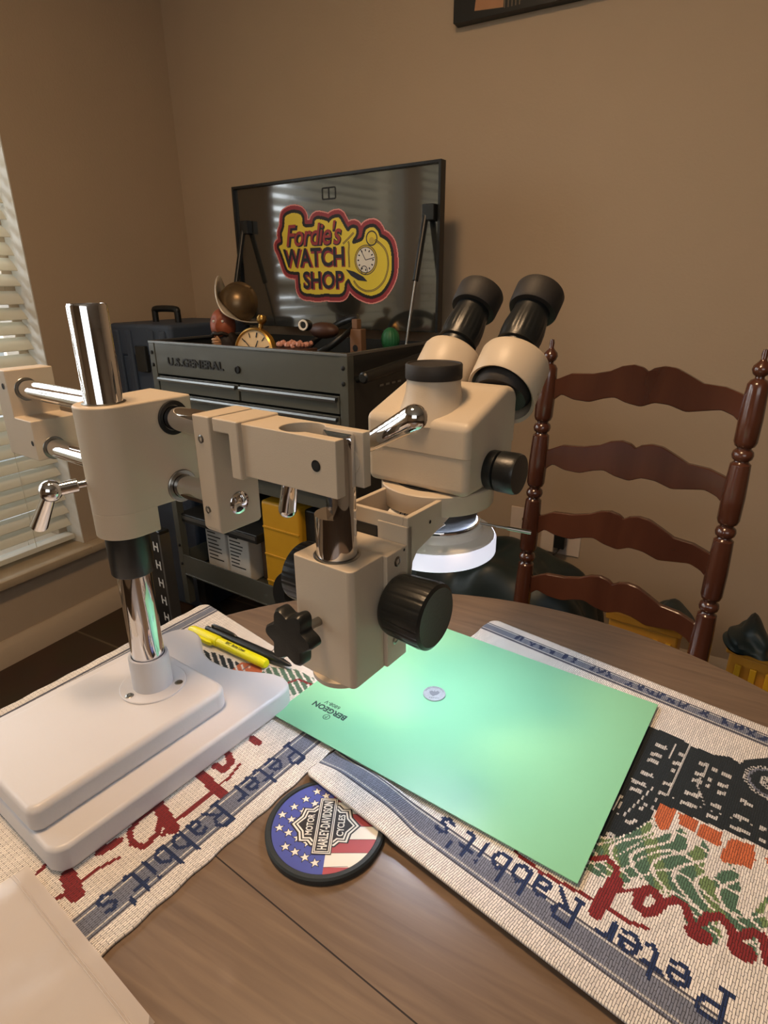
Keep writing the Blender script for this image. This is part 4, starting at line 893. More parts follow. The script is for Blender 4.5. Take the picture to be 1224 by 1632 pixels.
bm = NB(); lathe(bm, [(.0548, .9350), (.0460, .9345), (.0375, .9350), (.0372, .9560)], c0, n=96, cap=False); obj('led_diffuser', bm, M['led'], t)
bm = NB(); lathe(bm, [(.0395, .9632), (.0400, .9634), (.0400, .9652), (.0382, .9660)], c0, n=80, cap=False); obj('clamp_band', bm, M['chrome'], t)
bm = NB(); cyl(bm, (.246, .204, .9640), (.2780, .2140, .9615), .0011, 10); cyl(bm, (.2700, .2115, .9621), (.2900, .2190, .9600), .0019, 12); obj('thumb_screw', bm, M['steel'], t)

LID_={'yel':[[-0.5559,1.3763],[-0.529,1.3834],[-0.5013,1.3802],[-0.4873,1.3692],[-0.4868,1.3475],[-0.4726,1.3395],[-0.4494,1.3397],[-0.4388,1.3435],[-0.436,1.3547],[-0.4254,1.3598],[-0.4051,1.3572],[-0.3873,1.3519],[-0.3815,1.3474],[-0.3732,1.3539],[-0.361,1.3588],[-0.3414,1.359],[-0.3303,1.3459],[-0.3193,1.33],[-0.3081,1.3197],[-0.2963,1.3275],[-0.2811,1.3267],[-0.2776,1.3182],[-0.2817,1.3074],[-0.2916,1.2967],[-0.292,1.2855],[-0.2747,1.2876],[-0.2556,1.2938],[-0.2478,1.3058],[-0.2438,1.3193],[-0.2326,1.3255],[-0.2142,1.3259],[-0.1999,1.3144],[-0.1929,1.3006],[-0.175,1.2917],[-0.1608,1.2776],[-0.1539,1.2529],[-0.1522,1.231],[-0.1541,1.2034],[-0.1651,1.1784],[-0.1874,1.1529],[-0.2099,1.1428],[-0.2289,1.1399],[-0.2518,1.1442],[-0.2787,1.156],[-0.2978,1.1708],[-0.311,1.1885],[-0.3254,1.1769],[-0.3303,1.1561],[-0.3428,1.1457],[-0.3716,1.1441],[-0.4049,1.1456],[-0.4391,1.1425],[-0.4692,1.1456],[-0.491,1.1472],[-0.5058,1.1566],[-0.5085,1.1784],[-0.5093,1.1971],[-0.5126,1.211],[-0.5436,1.2131],[-0.5611,1.2196],[-0.5687,1.2353],[-0.5761,1.254],[-0.5874,1.279],[-0.5931,1.2899],[-0.5766,1.2969],[-0.5749,1.3149],[-0.576,1.327],[-0.5654,1.3444],[-0.5613,1.3649]],'chain':[[[-0.2112,1.2932],[-0.1931,1.2829],[-0.1752,1.2673],[-0.1664,1.2479],[-0.164,1.2258],[-0.1685,1.2037],[-0.1797,1.1813],[-0.1984,1.1644],[-0.2211,1.1544],[-0.2478,1.1536],[-0.2745,1.1648],[-0.2916,1.1825]],[[-0.3091,1.2932],[-0.3056,1.2832],[-0.3082,1.2635],[-0.3071,1.2406],[-0.3071,1.2205]],[[-0.3288,1.287],[-0.3088,1.3002],[-0.2871,1.3159]]],'face':[[-0.2487,1.2396],[-0.2478,1.2754],[-0.2176,1.2388]],'crown':[[-0.222,1.3019],[-0.2218,1.3128]],'cover':[[-0.3199,1.2155],[-0.2887,1.2086],[-0.2544,1.1936],[-0.2395,1.1805],[-0.274,1.1837],[-0.3009,1.1972]]}
# ------------------------------------------------------------------ tool cart
KO = (-.779, 1.214, 0); KYAW = rad(-5)
def kempty(name, label, cat, group=None): return empty(name, KO, KYAW, label, cat, group)
def cart():
    t = kempty('tool_cart', 'dark grey metal tool cart with its glossy lid raised, standing against the back wall', 'tool cart')
    W_, D_ = .76, .435
    bm = NB()
    box(bm, -W_+.026, -.026, 0, .004, .922, 1.015)
    fp = obj('front_panel', bm, M['cart'], t, bevel=.001)
    bm = NB(); box(bm, -W_, -.0, -.003, .012, 1.012, 1.019); box(bm, -W_, -W_+.012, .012, D_, 1.012, 1.019); box(bm, -.012, 0, .012, D_, 1.012, 1.019); obj('top_rim', bm, M['alu'], t, bevel=.001)
    bm = NB(); fit_text(bm, 'U.S.GENERAL', .243, .024, plane_m((-.556, -.0012, .962), (1, 0, 0), (0, 0, 1)), 0, ext=.0012, offset=.03, spacing=1.06); obj('badge_letters', bm, M['dark'], fp)
    bm = NB(); lathe(bm, [(.010, 0), (.010, .004), (.0075, .005), (.0075, .003), (0, .003)], (-.378, 0, .957), (0, -1, 0), 28); obj('lock', bm, M['dark'], fp)
    for x in (-W_+.0, -.026):
        bm = NB(); box(bm, x, x+.026, -.002, .024, .60, 1.0125); box(bm, x, x+.026, -.002, .024, .12, .60)
        cp = obj('corner_post', bm, M['cart'], t, bevel=.0015)
        for z in (.985, .948, .345, .275):
            bm = NB(); lathe(bm, [(.0055, 0), (.0055, .002), (.003, .0035), (0, .0037)], (x+.013, -.002, z), (0, -1, 0), 16); obj('bolt', bm, M['dark'], cp)
    bm = NB(); box(bm, -W_, -W_+.004, .024, D_, .60, 1.012); obj('side_panel', bm, M['cartd'], t, flat=True); bm = NB(); box(bm, -.004, 0, .024, D_, .60, 1.012); obj('side_panel', bm, M['cartd'], t, flat=True)
    bm = NB(); box(bm, -W_+.004, -.004, D_-.004, D_, .18, 1.012); obj('back_panel', bm, M['cartd'], t, flat=True)
    bm = NB(); box(bm, -W_+.004, -.004, .006, D_-.004, .930, .935); box(bm, -W_+.004, -.004, .02, D_-.004, .60, .605); obj('tray_floor', bm, M['cartd'], t, flat=True)
    def drawer(x0, x1, z0, z1):
        bm = NB(); box(bm, x0, x1, .000, .20, z0, z1); d = obj('drawer', bm, M['cart'], t, bevel=.001)
        bm = NB(); prism(bm, [(.000, z1-.002), (-.010, z1-.003), (-.013, z1-.008), (-.011, z1-.014), (-.008, z1-.0145), (-.0085, z1-.009), (.000, z1-.008)], 'x', x0+.004, x1-.004); obj('drawer_pull', bm, M['alu'], d)
    drawer(-W_+.030, -.384, .872, .916); drawer(-.376, -.030, .872, .916)
    for a, b in ((.808, .866), (.742, .802), (.674, .736), (.608, .668)): drawer(-W_+.030, -.030, a, b)
    # lower shelf with lip
    bm = NB(); box(bm, -W_+.02, -.02, .004, D_, .236, .242); box(bm, -W_+.026, -.026, -.002, .002, .240, .312); box(bm, -W_+.001, -W_+.004, .02, D_, .24, .312); box(bm, -.004, -.001, .02, D_, .24, .312); box(bm, -W_+.026, -.026, -.005, .006, .236, .241)
    obj('lower_shelf', bm, M['cart'], t, bevel=.0008)
    for x in (-W_+.05, -.05):
        for y in (.05, D_-.05):
            bm = NB(); cyl(bm, (x-.014, y, .055), (x+.014, y, .055), .055, 28, c=.004); box(bm, x-.02, x+.02, y-.015, y+.015, .11, .236); obj('caster', bm, M['black'], t)
    # side handle
    bm = NB(); tube(bm, [(.004, .03, .955), (.040, .03, .968)], .008, 12); tube(bm, [(.004, .38, .955), (.040, .38, .985)], .008, 12); cyl(bm, (.046, -.005, .966), (.046, .40, .998), .0135, 24, c=.004); obj('push_handle', bm, M['black'], t)
    bm = NB()
    for k in range(4): box(bm, .001, .002, .13+k*.028, .147+k*.028, .925, .930)
    obj('side_slots', bm, M['alu'], t, flat=True)
    # lid
    lx0, lx1, lz0, lz1, lv = -.778, .006, 1.040, 1.472, .420
    bm = NB(); box(bm, lx0, lx1, lv, lv+.012, lz0, lz1); ld = obj('lid', bm, M['lid'], t, bevel=.002)
    bm = NB(); e = .010
    box(bm, lx0-.002, lx1+.002, lv-.010, lv+.016, lz1-.004, lz1+.004); box(bm, lx0-.004, lx0+.004, lv-.010, lv+.016, lz0, lz1+.004); box(bm, lx1-.004, lx1+.004, lv-.010, lv+.016, lz0, lz1+.004)
    obj('lid_edge', bm, M['black'], ld, bevel=.001)
    bm = NB(); stroke(bm, roundpoly([(-.402, 1.412), (-.352, 1.412), (-.352, 1.442), (-.402, 1.442)], .004), .004, 0, 0, plane_m((0, lv-.0008, 0), (1, 0, 0), (0, 0, 1)), True)
    stroke(bm, [(-.377, 1.412), (-.377, 1.442)], .004, 0, 0, plane_m((0, lv-.0008, 0), (1, 0, 0), (0, 0, 1))); obj('latch', bm, M['dark'], ld, flat=True)
    for x in (-.030, -.735):
        bm = NB(); cyl(bm, (x, .405, 1.350), (x, .352, 1.180), .0085, 16); sb = obj('gas_strut', bm, M['black'], t)
        bm = NB(); cyl(bm, (x, .354, 1.185), (x, .305, 1.010), .0035, 12); obj('strut_rod', bm, M['steel'], sb)
        bm = NB(); box(bm, x-.008, x+.028, .395, .419, 1.332, 1.372); obj('strut_bracket', bm, M['black'], sb, bevel=.002)
    # sticker on the lid: nested outline built as one coloured sheet
    n0, n1 = 300, 235; x0, x1, z0, z1 = -.640, -.110, 1.045, 1.415
    xs = np.linspace(x0, x1, n0+1); zs = np.linspace(z0, z1, n1+1); Xc, Zc = np.meshgrid((xs[1:]+xs[:-1])/2, (zs[1:]+zs[:-1])/2, indexing='ij')
    P = [tuple(p) for p in smoothpts([Vector((a, b, 0)) for a, b in LID_['yel']], 3, True)]; P = [(p[0], p[1]) for p in P]
    ins = inpoly(Xc, Zc, P); d = np.full(Xc.shape, 9.)
    for a, b in zip(P, P[1:]+P[:1]): d = np.minimum(d, segdist(Xc, Zc, a, b))
    d[ins] *= -1
    SCl = {k: np.array(lin(v)) for k, v in dict(y=(232, 210, 62), b=(28, 22, 20), r=(152, 50, 58), p=(232, 156, 148)).items()}
    col = np.zeros(Xc.shape+(3,)); col[:] = SCl['p']; col[d < .0205] = SCl['r']; col[d < .0095] = SCl['b']; col[d < 0] = SCl['y']
    keep = d < .0240
    idx = -np.ones((n0+1, n1+1), int); V = []; F = []; CC = []
    for i, j in zip(*np.nonzero(keep)):
        q = []
        for a, b in ((i, j), (i+1, j), (i+1, j+1), (i, j+1)):
            if idx[a, b] < 0: idx[a, b] = len(V); V.append((xs[a], lv-.0006, zs[b]))
            q.append(int(idx[a, b]))
        F.append(q); CC.append(col[i, j])
    me = bpy.data.meshes.new('sticker'); me.from_pydata(V, [], F); at = me.color_attributes.new('Col', 'FLOAT_COLOR', 'CORNER')
    cc = np.ones((len(F), 4, 4), np.float32); cc[:, :, :3] = np.array(CC)[:, None, :]; at.data.foreach_set('color', cc.ravel()); me.materials.append(attr_mat('sticker_print', .4))
    so = bpy.data.objects.new('sticker', me); COL.objects.link(so); so.parent = ld
    mt = plane_m((0, lv-.0008, 0), (1, 0, 0), (0, 0, 1)); bm = NB()
    def word(s, cx, cz, size, sx, fill, edge, th, shear=0, sp=1):
        for (dx, dz, off, mi, yy) in ((.0028, -.0032, .0022, edge, 0), (0, 0, .0006, fill, .0006)):
            fit_text(bm, s, size, sx, mt @ Matrix.Translation((cx+dx, cz+dz, yy)), mi, ext=.001, offset=(.03 if mi == edge else .0)+th, shear=shear, spacing=sp)
    word('WATCH', -.450, 1.2530, .250, .056, 1, 2, .024)
    word('SHOP', -.412, 1.1860, .166, .053, 1, 2, .024)
    word("Fordie's", -.446, 1.3200, .225, .066, 2, 1, .010, .25, .92)
    f0, f1, f2 = LID_['face']; r = .5*(abs(f1[1]-f0[1])+abs(f2[0]-f0[0]))
    def disc(cx, cz, rr, zz, mi, ex=1): poly(bm, [(cx+rr*ex*math.cos(a), cz+rr*math.sin(a)) for a in np.linspace(0, 2*PI, 40)[:-1]], zz, mi, mt)
    for k, mi, zz in ((1.25, 1, .0002), (1.19, 3, .0004), (1.08, 1, .0006), (1.02, 0, .0008)): disc(f0[0]+.004, f0[1], r*k, zz, mi)
    for k in range(12):
        a = k*PI/6; stroke(bm, [(f0[0]+.004+r*.72*math.cos(a), f0[1]+r*.72*math.sin(a)), (f0[0]+.004+r*.9*math.cos(a), f0[1]+r*.9*math.sin(a))], .004, .001, 1, mt)
    c = (f0[0]+.004, f0[1])
    stroke(bm, [c, (c[0]-.018, c[1]+.030)], .0022, .0012, 1, mt); stroke(bm, [c, (c[0]+.032, c[1]+.006)], .0022, .0012, 1, mt)
    stroke(bm, [(c[0]-.006+.012*math.cos(a), c[1]-.028+.012*math.sin(a)) for a in np.linspace(0, 2*PI, 16)[:-1]], .0022, .0012, 1, mt, True)
    g0, g1 = LID_['crown']; stroke(bm, [(g0[0]+.019*math.cos(a), g0[1]-.004+.019*math.sin(a)) for a in np.linspace(0, 2*PI, 20)[:-1]], .0035, .0005, 1, mt, True); disc(g0[0], g0[1]-.010, .009, .0007, 3)
    for Lc in LID_['chain']:
        Pp = [tuple(p)[:2] for p in smoothpts([Vector((a, b, 0)) for a, b in Lc], 5)]
        stroke(bm, Pp, .0055, .0003, 1, mt); stroke(bm, Pp, .0022, .0005, 3, mt)
    poly(bm, LID_['cover'], .0013, 1, mt)
    obj('sticker_lettering', bm, [M['cwhite'], mat('sticker_navy', (30, 26, 42), .5), mat('sticker_red', (158, 52, 54), .5), mat('sticker_gold', (196, 170, 60), .5)], so, flat=True)
cart()

def kthing(name, loc, label, cat, group=None):
    e = Matrix.Rotation(KYAW, 4, 'Z'); p = Vector(KO)+e @ Vector(loc); return empty(name, p, KYAW, label, cat, group)
# figurine: bearded face under a morion style helmet, hand at the chin
def figurine():
    t = kthing('figurine', (-.525, .15, .935), 'painted bearded figurine head in a crested helmet, inside the open cart tray', 'figurine'); t.rotation_euler.z += rad(26)
    bm = NB(); bmesh.ops.create_uvsphere(bm, u_segments=40, v_segments=28, radius=.042)
    for v in bm.verts:
        x, y, z = v.co; y2 = y
        x += -.004
        if y < 0:
            y2 -= .016*math.exp(-((x+.004)/.007)**2-((z+.002)/.013)**2)          # nose
            y2 += .007*math.exp(-((abs(x+.004)-.015)/.008)**2-((z-.012)/.007)**2)  # eye sockets
            y2 -= .004*math.exp(-((abs(x+.004)-.018)/.009)**2-((z+.008)/.009)**2)  # cheeks
            y2 -= .005*math.exp(-((x+.004)/.012)**2-((z+.020)/.005)**2)            # lips
        v.co = (x*.86-.038, y2-.014, z*1.16+.126)
    obj('face', bm, M['skin'], t)
    for s in (-1, 1):
        bm = NB(); bmesh.ops.create_uvsphere(bm, u_segments=14, v_segments=10, radius=.0040, matrix=Matrix.Translation((-.0415+s*.0135, -.0475, .1395))); obj('eye', bm, M['white'], t)
    bm = NB(); bmesh.ops.create_uvsphere(bm, u_segments=40, v_segments=26, radius=.038)
    for v in bm.verts:
        x, y, z = v.co; k = 1+.05*math.sin(x*500)*math.cos(z*330); v.co = (x*.95*k-.034, y*.85*k-.020, z*1.15*k+.076)
    obj('beard', bm, M['beard'], t)
    bm = NB(); tube(bm, smoothpts([(-.066, -.044, .100), (-.053, -.056, .107), (-.0415, -.060, .105), (-.030, -.056, .107), (-.017, -.044, .100)], 5), [.003]+[.0055]*19+[.003], 10); obj('moustache', bm, M['beard'], t)
    # helmet dome with crest and boat shaped brim, built upright and then tipped back to the right
    def tip(bm):
        bmesh.ops.rotate(bm, verts=bm.verts[:], cent=(0, 0, 0), matrix=Matrix.Rotation(rad(46), 3, 'Y')); bmesh.ops.rotate(bm, verts=bm.verts[:], cent=(0, 0, 0), matrix=Matrix.Rotation(rad(4), 3, 'Z'))
        bmesh.ops.translate(bm, verts=bm.verts[:], vec=(.000, 0, .182))
    bm = NB(); bmesh.ops.create_uvsphere(bm, u_segments=48, v_segments=32, radius=.054)
    for v in bm.verts:
        x, y, z = v.co; v.co = (x*1.05, y*.90, z*1.12+.010*math.exp(-(y/.005)**2)*(z > 0))
    bmesh.ops.delete(bm, geom=[v for v in bm.verts if v.co.z < -.022], context='VERTS'); tip(bm); obj('helmet_dome', bm, M['helmet'], t, solid=.003)
    bm = NB(); n = 72; R_ = []
    for k in range(4):
        f = k/3; ring = []
        for i in range(n):
            a = 2*PI*i/n; ca, sa = math.cos(a), math.sin(a)
            ring.append(bm.verts.new((.0560*ca*(1+.62*f*abs(ca)), .0475*sa*(1+.50*f), -.018+f*(-.010*(1-abs(ca)**2)+.034*abs(ca)**3)+.008*f*f*abs(ca))))
        R_.append(ring)
    for A, B in zip(R_, R_[1:]):
        for i in range(n): bm.faces.new((A[i], A[(i+1) % n], B[(i+1) % n], B[i]))
    tip(bm); obj('helmet_brim', bm, M['brim'], t, solid=.003)
    # raised fist with four curled fingers and a thumb
    bm = NB(); bmesh.ops.create_uvsphere(bm, u_segments=20, v_segments=14, radius=.013, matrix=Matrix.Translation((-.048, -.048, .078)) @ Matrix.Diagonal((1, .8, 1.25, 1)))
    for k in range(4): tube(bm, smoothpts([(-.040, -.056, .090-k*.0075), (-.050, -.063, .090-k*.0075), (-.060, -.056, .089-k*.0075), (-.058, -.047, .088-k*.0072)], 4), .0042-.0003*k, 8)
    tube(bm, smoothpts([(-.040, -.050, .078), (-.039, -.060, .088), (-.045, -.064, .098)], 4), .0042, 8); tube(bm, [(-.046, -.046, .070), (-.030, -.030, .028)], [.011, .015], 14)
    obj('fist', bm, mat('painted_hand', (196, 150, 112), .5), t)
    bm = NB(); bmesh.ops.create_uvsphere(bm, u_segments=12, v_segments=8, radius=.0036, matrix=Matrix.Translation((.030, -.030, .108))); bmesh.ops.create_uvsphere(bm, u_segments=12, v_segments=8, radius=.0028, matrix=Matrix.Translation((.030, -.030, .100))); obj('earring', bm, M['brim'], t)
    bm = NB(); lathe(bm, [(.055, 0), (.055, .01), (.045, .03), (.03, .06)], (0, 0, 0), n=32); obj('shoulders', bm, M['cloth'], t)
figurine()
def clock():
    t = kthing('desk_clock', (-.385, .085, .935), 'round brass pocket watch shaped desk clock beside the helmeted figurine', 'clock')
    c = Vector((-.012, 0, .060)); d = Vector((.16, -1, .12)).normalized(); R = .068
    bm = NB(); lathe(bm, [(0, -.030), (R*.7, -.028), (R*.98, -.014), (R, 0), (R*.97, .006), (R*.90, .009), (R*.88, .006), (R*.88, .001)], c, d, 64, cap=False); obj('case', bm, M['brass'], t)
    bm = NB(); lathe(bm, [(R*.89, .002), (0, .002)], c, d, 64, cap=False); fc = obj('dial', bm, M['dial'], t)
    up = Vector((.20, 0, 1)); up = (up-up.dot(d)*d).normalized(); x = up.cross(d)*-1; x = d.cross(up)*-1
    mt = plane_m(c+d*.0035, up.cross(d).normalized(), up)
    bm = NB()
    for k in range(12):
        a = k*PI/6; w_ = .0045 if k % 3 == 0 else .003; stroke(bm, [(R*.60*math.cos(a), R*.60*math.sin(a)), (R*.80*math.cos(a), R*.80*math.sin(a))], w_, 0, 0, mt)
    obj('numerals', bm, M['inkb'], fc, flat=True)
    bm = NB(); stroke(bm, [(.004, -.002), (-.038, .024)], .0028, .0008, 0, mt); stroke(bm, [(0, -.004), (.008, .034)], .0034, .0012, 0, mt); poly(bm, [(.004*math.cos(a), .004*math.sin(a)) for a in np.linspace(0, 6.28, 14)[:-1]], .0016, 0, mt); obj('hands', bm, M['inkb'], fc, flat=True)
    bm = NB(); lathe(bm, [(.006, 0), (.006, .012), (.009, .014), (.0135, .020), (.0145, .028), (.011, .036), (0, .038)], c+up*(R-.002)-d*.010, up, 36, radf=lambda a, h: 1-.06*(.5+.5*math.cos(14*a))*(h > .013)); obj('crown', bm, M['brass'], t)
    bm = NB(); box(bm, -.03, .035, .0, .05, 0, .006); obj('stand', bm, M['brown'], t, bevel=.001)
clock()
def visor():
    t = kthing('headband_magnifier', (-.215, .20, .935), 'black headband magnifier with a small white ringed lamp, lying in the open cart tray', 'magnifier')
    bm = NB(); pts = []
    for i in range(37):
        a = 2*PI*i/36; pts.append((.086*math.cos(a)+.0, .075*math.sin(a), .108+.030*math.cos(a)+.042*math.sin(a)))
    n = len(pts); A = [bm.verts.new(p) for p in pts[:-1]]; B = [bm.verts.new((p[0]*.95, p[1]*.95, p[2]-.020)) for p in pts[:-1]]
    for i in range(n-1): bm.faces.new((A[i], A[(i+1) % (n-1)], B[(i+1) % (n-1)], B[i]))
    obj('headband', bm, M['black'], t, solid=.003)
    bm = NB(); bmesh.ops.create_uvsphere(bm, u_segments=28, v_segments=16, radius=1)
    for v in bm.verts: v.co = (v.co.x*.050-.012, v.co.y*.026-.010, v.co.z*.022+.118)
    obj('leather_pad', bm, M['leather'], t)
    bm = NB(); lathe(bm, [(.014, -.022), (.0150, 0), (.0135, .003)], (-.018, -.086, .136), (.2, -1, .05), 32); lm = obj('lamp_body', bm, M['black'], t)
    bm = NB(); lathe(bm, [(.0085, .003), (.0100, .0062), (.0135, .0062), (.0145, .003)], (-.018, -.086, .136), (.2, -1, .05), 36, cap=False); obj('lamp_ring', bm, M['cwhite'], lm)
visor()
t = kthing('parts_tin', (-.235, .075, .9355), 'brown tin heaped with small pink parts, inside the headband of the magnifier', 'parts tin'); 
bm = NB(); rs = random.Random(5)
for k in range(34):
    p = (rs.uniform(-.045, .045), rs.uniform(-.022, .022), .0865+rs.uniform(0, .006)); bmesh.ops.create_icosphere(bm, subdivisions=1, radius=rs.uniform(.005, .009), matrix=Matrix.Translation(p))
bt = NB(); box(bt, -.055, .055, -.03, .03, 0, .080); obj('tin', bt, M['leather'], t, bevel=.003); o = obj('bits', bm, mat('pink_parts', (196, 138, 116), .45, var=.4, vscale=40), t); o['kind'] = 'stuff'
t = kthing('wooden_block', (-.118, .20, .935), 'upright brown wooden block with a round hole at the right end of the cart tray', 'wooden block')
bm = NB(); box(bm, -.018, .020, -.012, .012, 0, .125); box(bm, -.012, .006, -.010, .010, .125, .150); obj('block', bm, M['brown'], t, bevel=.002)
bm = NB(); lathe(bm, [(.009, .0003), (0, .0004)], (0, -.012, .075), (0, -1, 0), 24, cap=False); obj('round_hole', bm, M['dark'], t)
t = kthing('rubber_ball', (-.045, .25, .935), 'green ribbed rubber bulb beside the gas strut of the cart lid', 'rubber bulb')
bm = NB(); lathe(bm, [(.010, 0), (.010, .05), (.018, .062)]+[(.0255*math.sin(a), .096-.032*math.cos(a)) for a in np.linspace(.6, PI-.02, 14)]+[(0, .128)], n=72, radf=lambda a, h: 1-.05*(.5+.5*math.cos(18*a))*(h > .06)); obj('bulb', bm, M['ball'], t)
# things on the lower shelf
def carton(x, w_, h, label, lean):
    t = kthing('carton', (x, .07, .2425), label, 'box', 'white cartons on the lower shelf of the cart')
    bm = NB(); box(bm, -w_/2, w_/2, 0, .20, 0, h); obj('box_body', bm, M['white'], t, bevel=.004)
    bm = NB(); rs = random.Random(int(x*1000))
    for k in range(9): 
        z = h*.85-k*h*.075; stroke(bm, [(-w_*.40, z), (-w_*.40+w_*rs.uniform(.35, .75), z)], .0045, 0, 0, plane_m((0, -.0006, 0), (1, 0, 0), (0, 0, 1)))
    obj('printed_lines', bm, M['blackm'], t, flat=True)
carton(-.645, .100, .185, 'white printed carton on the cart shelf, the left one of two', 0)
carton(-.535, .100, .175, 'white printed carton on the cart shelf, the right one with a brown box behind it', 0)
t = kthing('brown_box', (-.445, .12, .2425), 'plain brown box between the white cartons and the yellow case', 'box')
bm = NB(); box(bm, -.035, .055, 0, .22, 0, .175); obj('box_body', bm, mat('cardboard', (128, 104, 84), .8, var=.1), t, bevel=.002)
t = kthing('yellow_case', (-.265, .02, .2425), 'yellow plastic case on the lower shelf of the tool cart', 'case')
bm = NB(); box(bm, -.095, .060, 0, .24, 0, .335); cs = obj('case_shell', bm, M['yellow'], t, bevel=.010)
bm = NB(); 
for k in range(3): box(bm, -.090, .055, -.003, .002, .07+k*.09, .076+k*.09)
obj('case_ridge', bm, M['yellow'], cs, bevel=.001)
bm = NB(); box(bm, .0605, .14, .02, .24, 0, .330); obj('dark_side', bm, M['cartd'], t, bevel=.006)
t = kthing('tape_roll', (-.205, -.008, .2425), 'black roll leaning against the front of the yellow case', 'roll')
bm = NB(); lathe(bm, [(.030, .0), (.075, .0), (.077, .004), (.077, .022), (.075, .026), (.030, .026), (.028, .022), (.028, .004), (.030, 0)], (0, 0, .078), (0, -1, .10), 56, cap=False); obj('roll_body', bm, M['black'], t)
t = kthing('flat_organizer', (-.585, .012, .4290), 'flat dark parts tray resting on the white cartons, with a pale front edge', 'tray')
bm = NB(); box(bm, -.165, .205, 0, .38, .0, .030); obj('tray_body', bm, M['cartd'], t, bevel=.003)
bm = NB(); box(bm, -.160, .200, -.0015, .001, .012, .024); 
obj('edge_strip', bm, M['alu'], t, flat=True)
t = empty('spare_carton', (-1.475, 1.115, 0), rad(-8), 'black carton with white lettering standing on the floor left of the cart', 'box')
bm = NB(); box(bm, -.075, .075, 0, .035, 0, .48); obj('box_body', bm, M['black'], t, bevel=.003)
bm = NB()
for k in range(6):
    z = .44-k*.062; stroke(bm, [(.036, z), (.036, z-.030)], .006, 0, 0, plane_m((0, -.0008, 0), (1, 0, 0), (0, 0, 1))); stroke(bm, [(.056, z), (.056, z-.030)], .006, 0, 0, plane_m((0, -.0008, 0), (1, 0, 0), (0, 0, 1))); stroke(bm, [(.036, z-.015), (.056, z-.015)], .005, 0, 0, plane_m((0, -.0008, 0), (1, 0, 0), (0, 0, 1)))
box(bm, .068, .0765, -.001, .034, .01, .47, 1)
obj('carton_print', bm, [M['white'], M['alu']], t, flat=True)
# blue grey case in the corner
def bluecase():
    t = empty('tool_case', (-1.725, 1.41, 0), 0, 'tall blue-grey plastic tool case with a top handle in the corner left of the cart', 'tool case')
    bm = NB(); box(bm, -.150, .145, 0, .38, 0, .62); obj('lower_box', bm, M['blue'], t, bevel=.012)
    bm = NB(); box(bm, -.150, .145, 0, .38, .625, .955); up = obj('upper_box', bm, M['blue'], t, bevel=.014)
    bm = NB(); box(bm, -.154, .149, -.004, .384, .945, 1.055); lidb = obj('case_lid', bm, M['blue'], t, bevel=.014)
    bm = NB()
    for x in (-.115, -.055, .055, .110): box(bm, x-.014, x+.014, -.011, .002, .66, 1.035)
    obj('rib', bm, M['blue'], up, bevel=.006)
    bm = NB(); tube(bm, smoothpts([(-.055, .12, 1.045), (-.055, .12, 1.085), (-.045, .12, 1.098), (.045, .12, 1.098), (.055, .12, 1.085), (.055, .12, 1.045)], 6), .011, 12); obj('handle', bm, M['black'], t)
    bm = NB(); box(bm, -.02, .03, -.018, .0, .90, .985); obj('latch', bm, M['cartd'], t, bevel=.004)
bluecase()

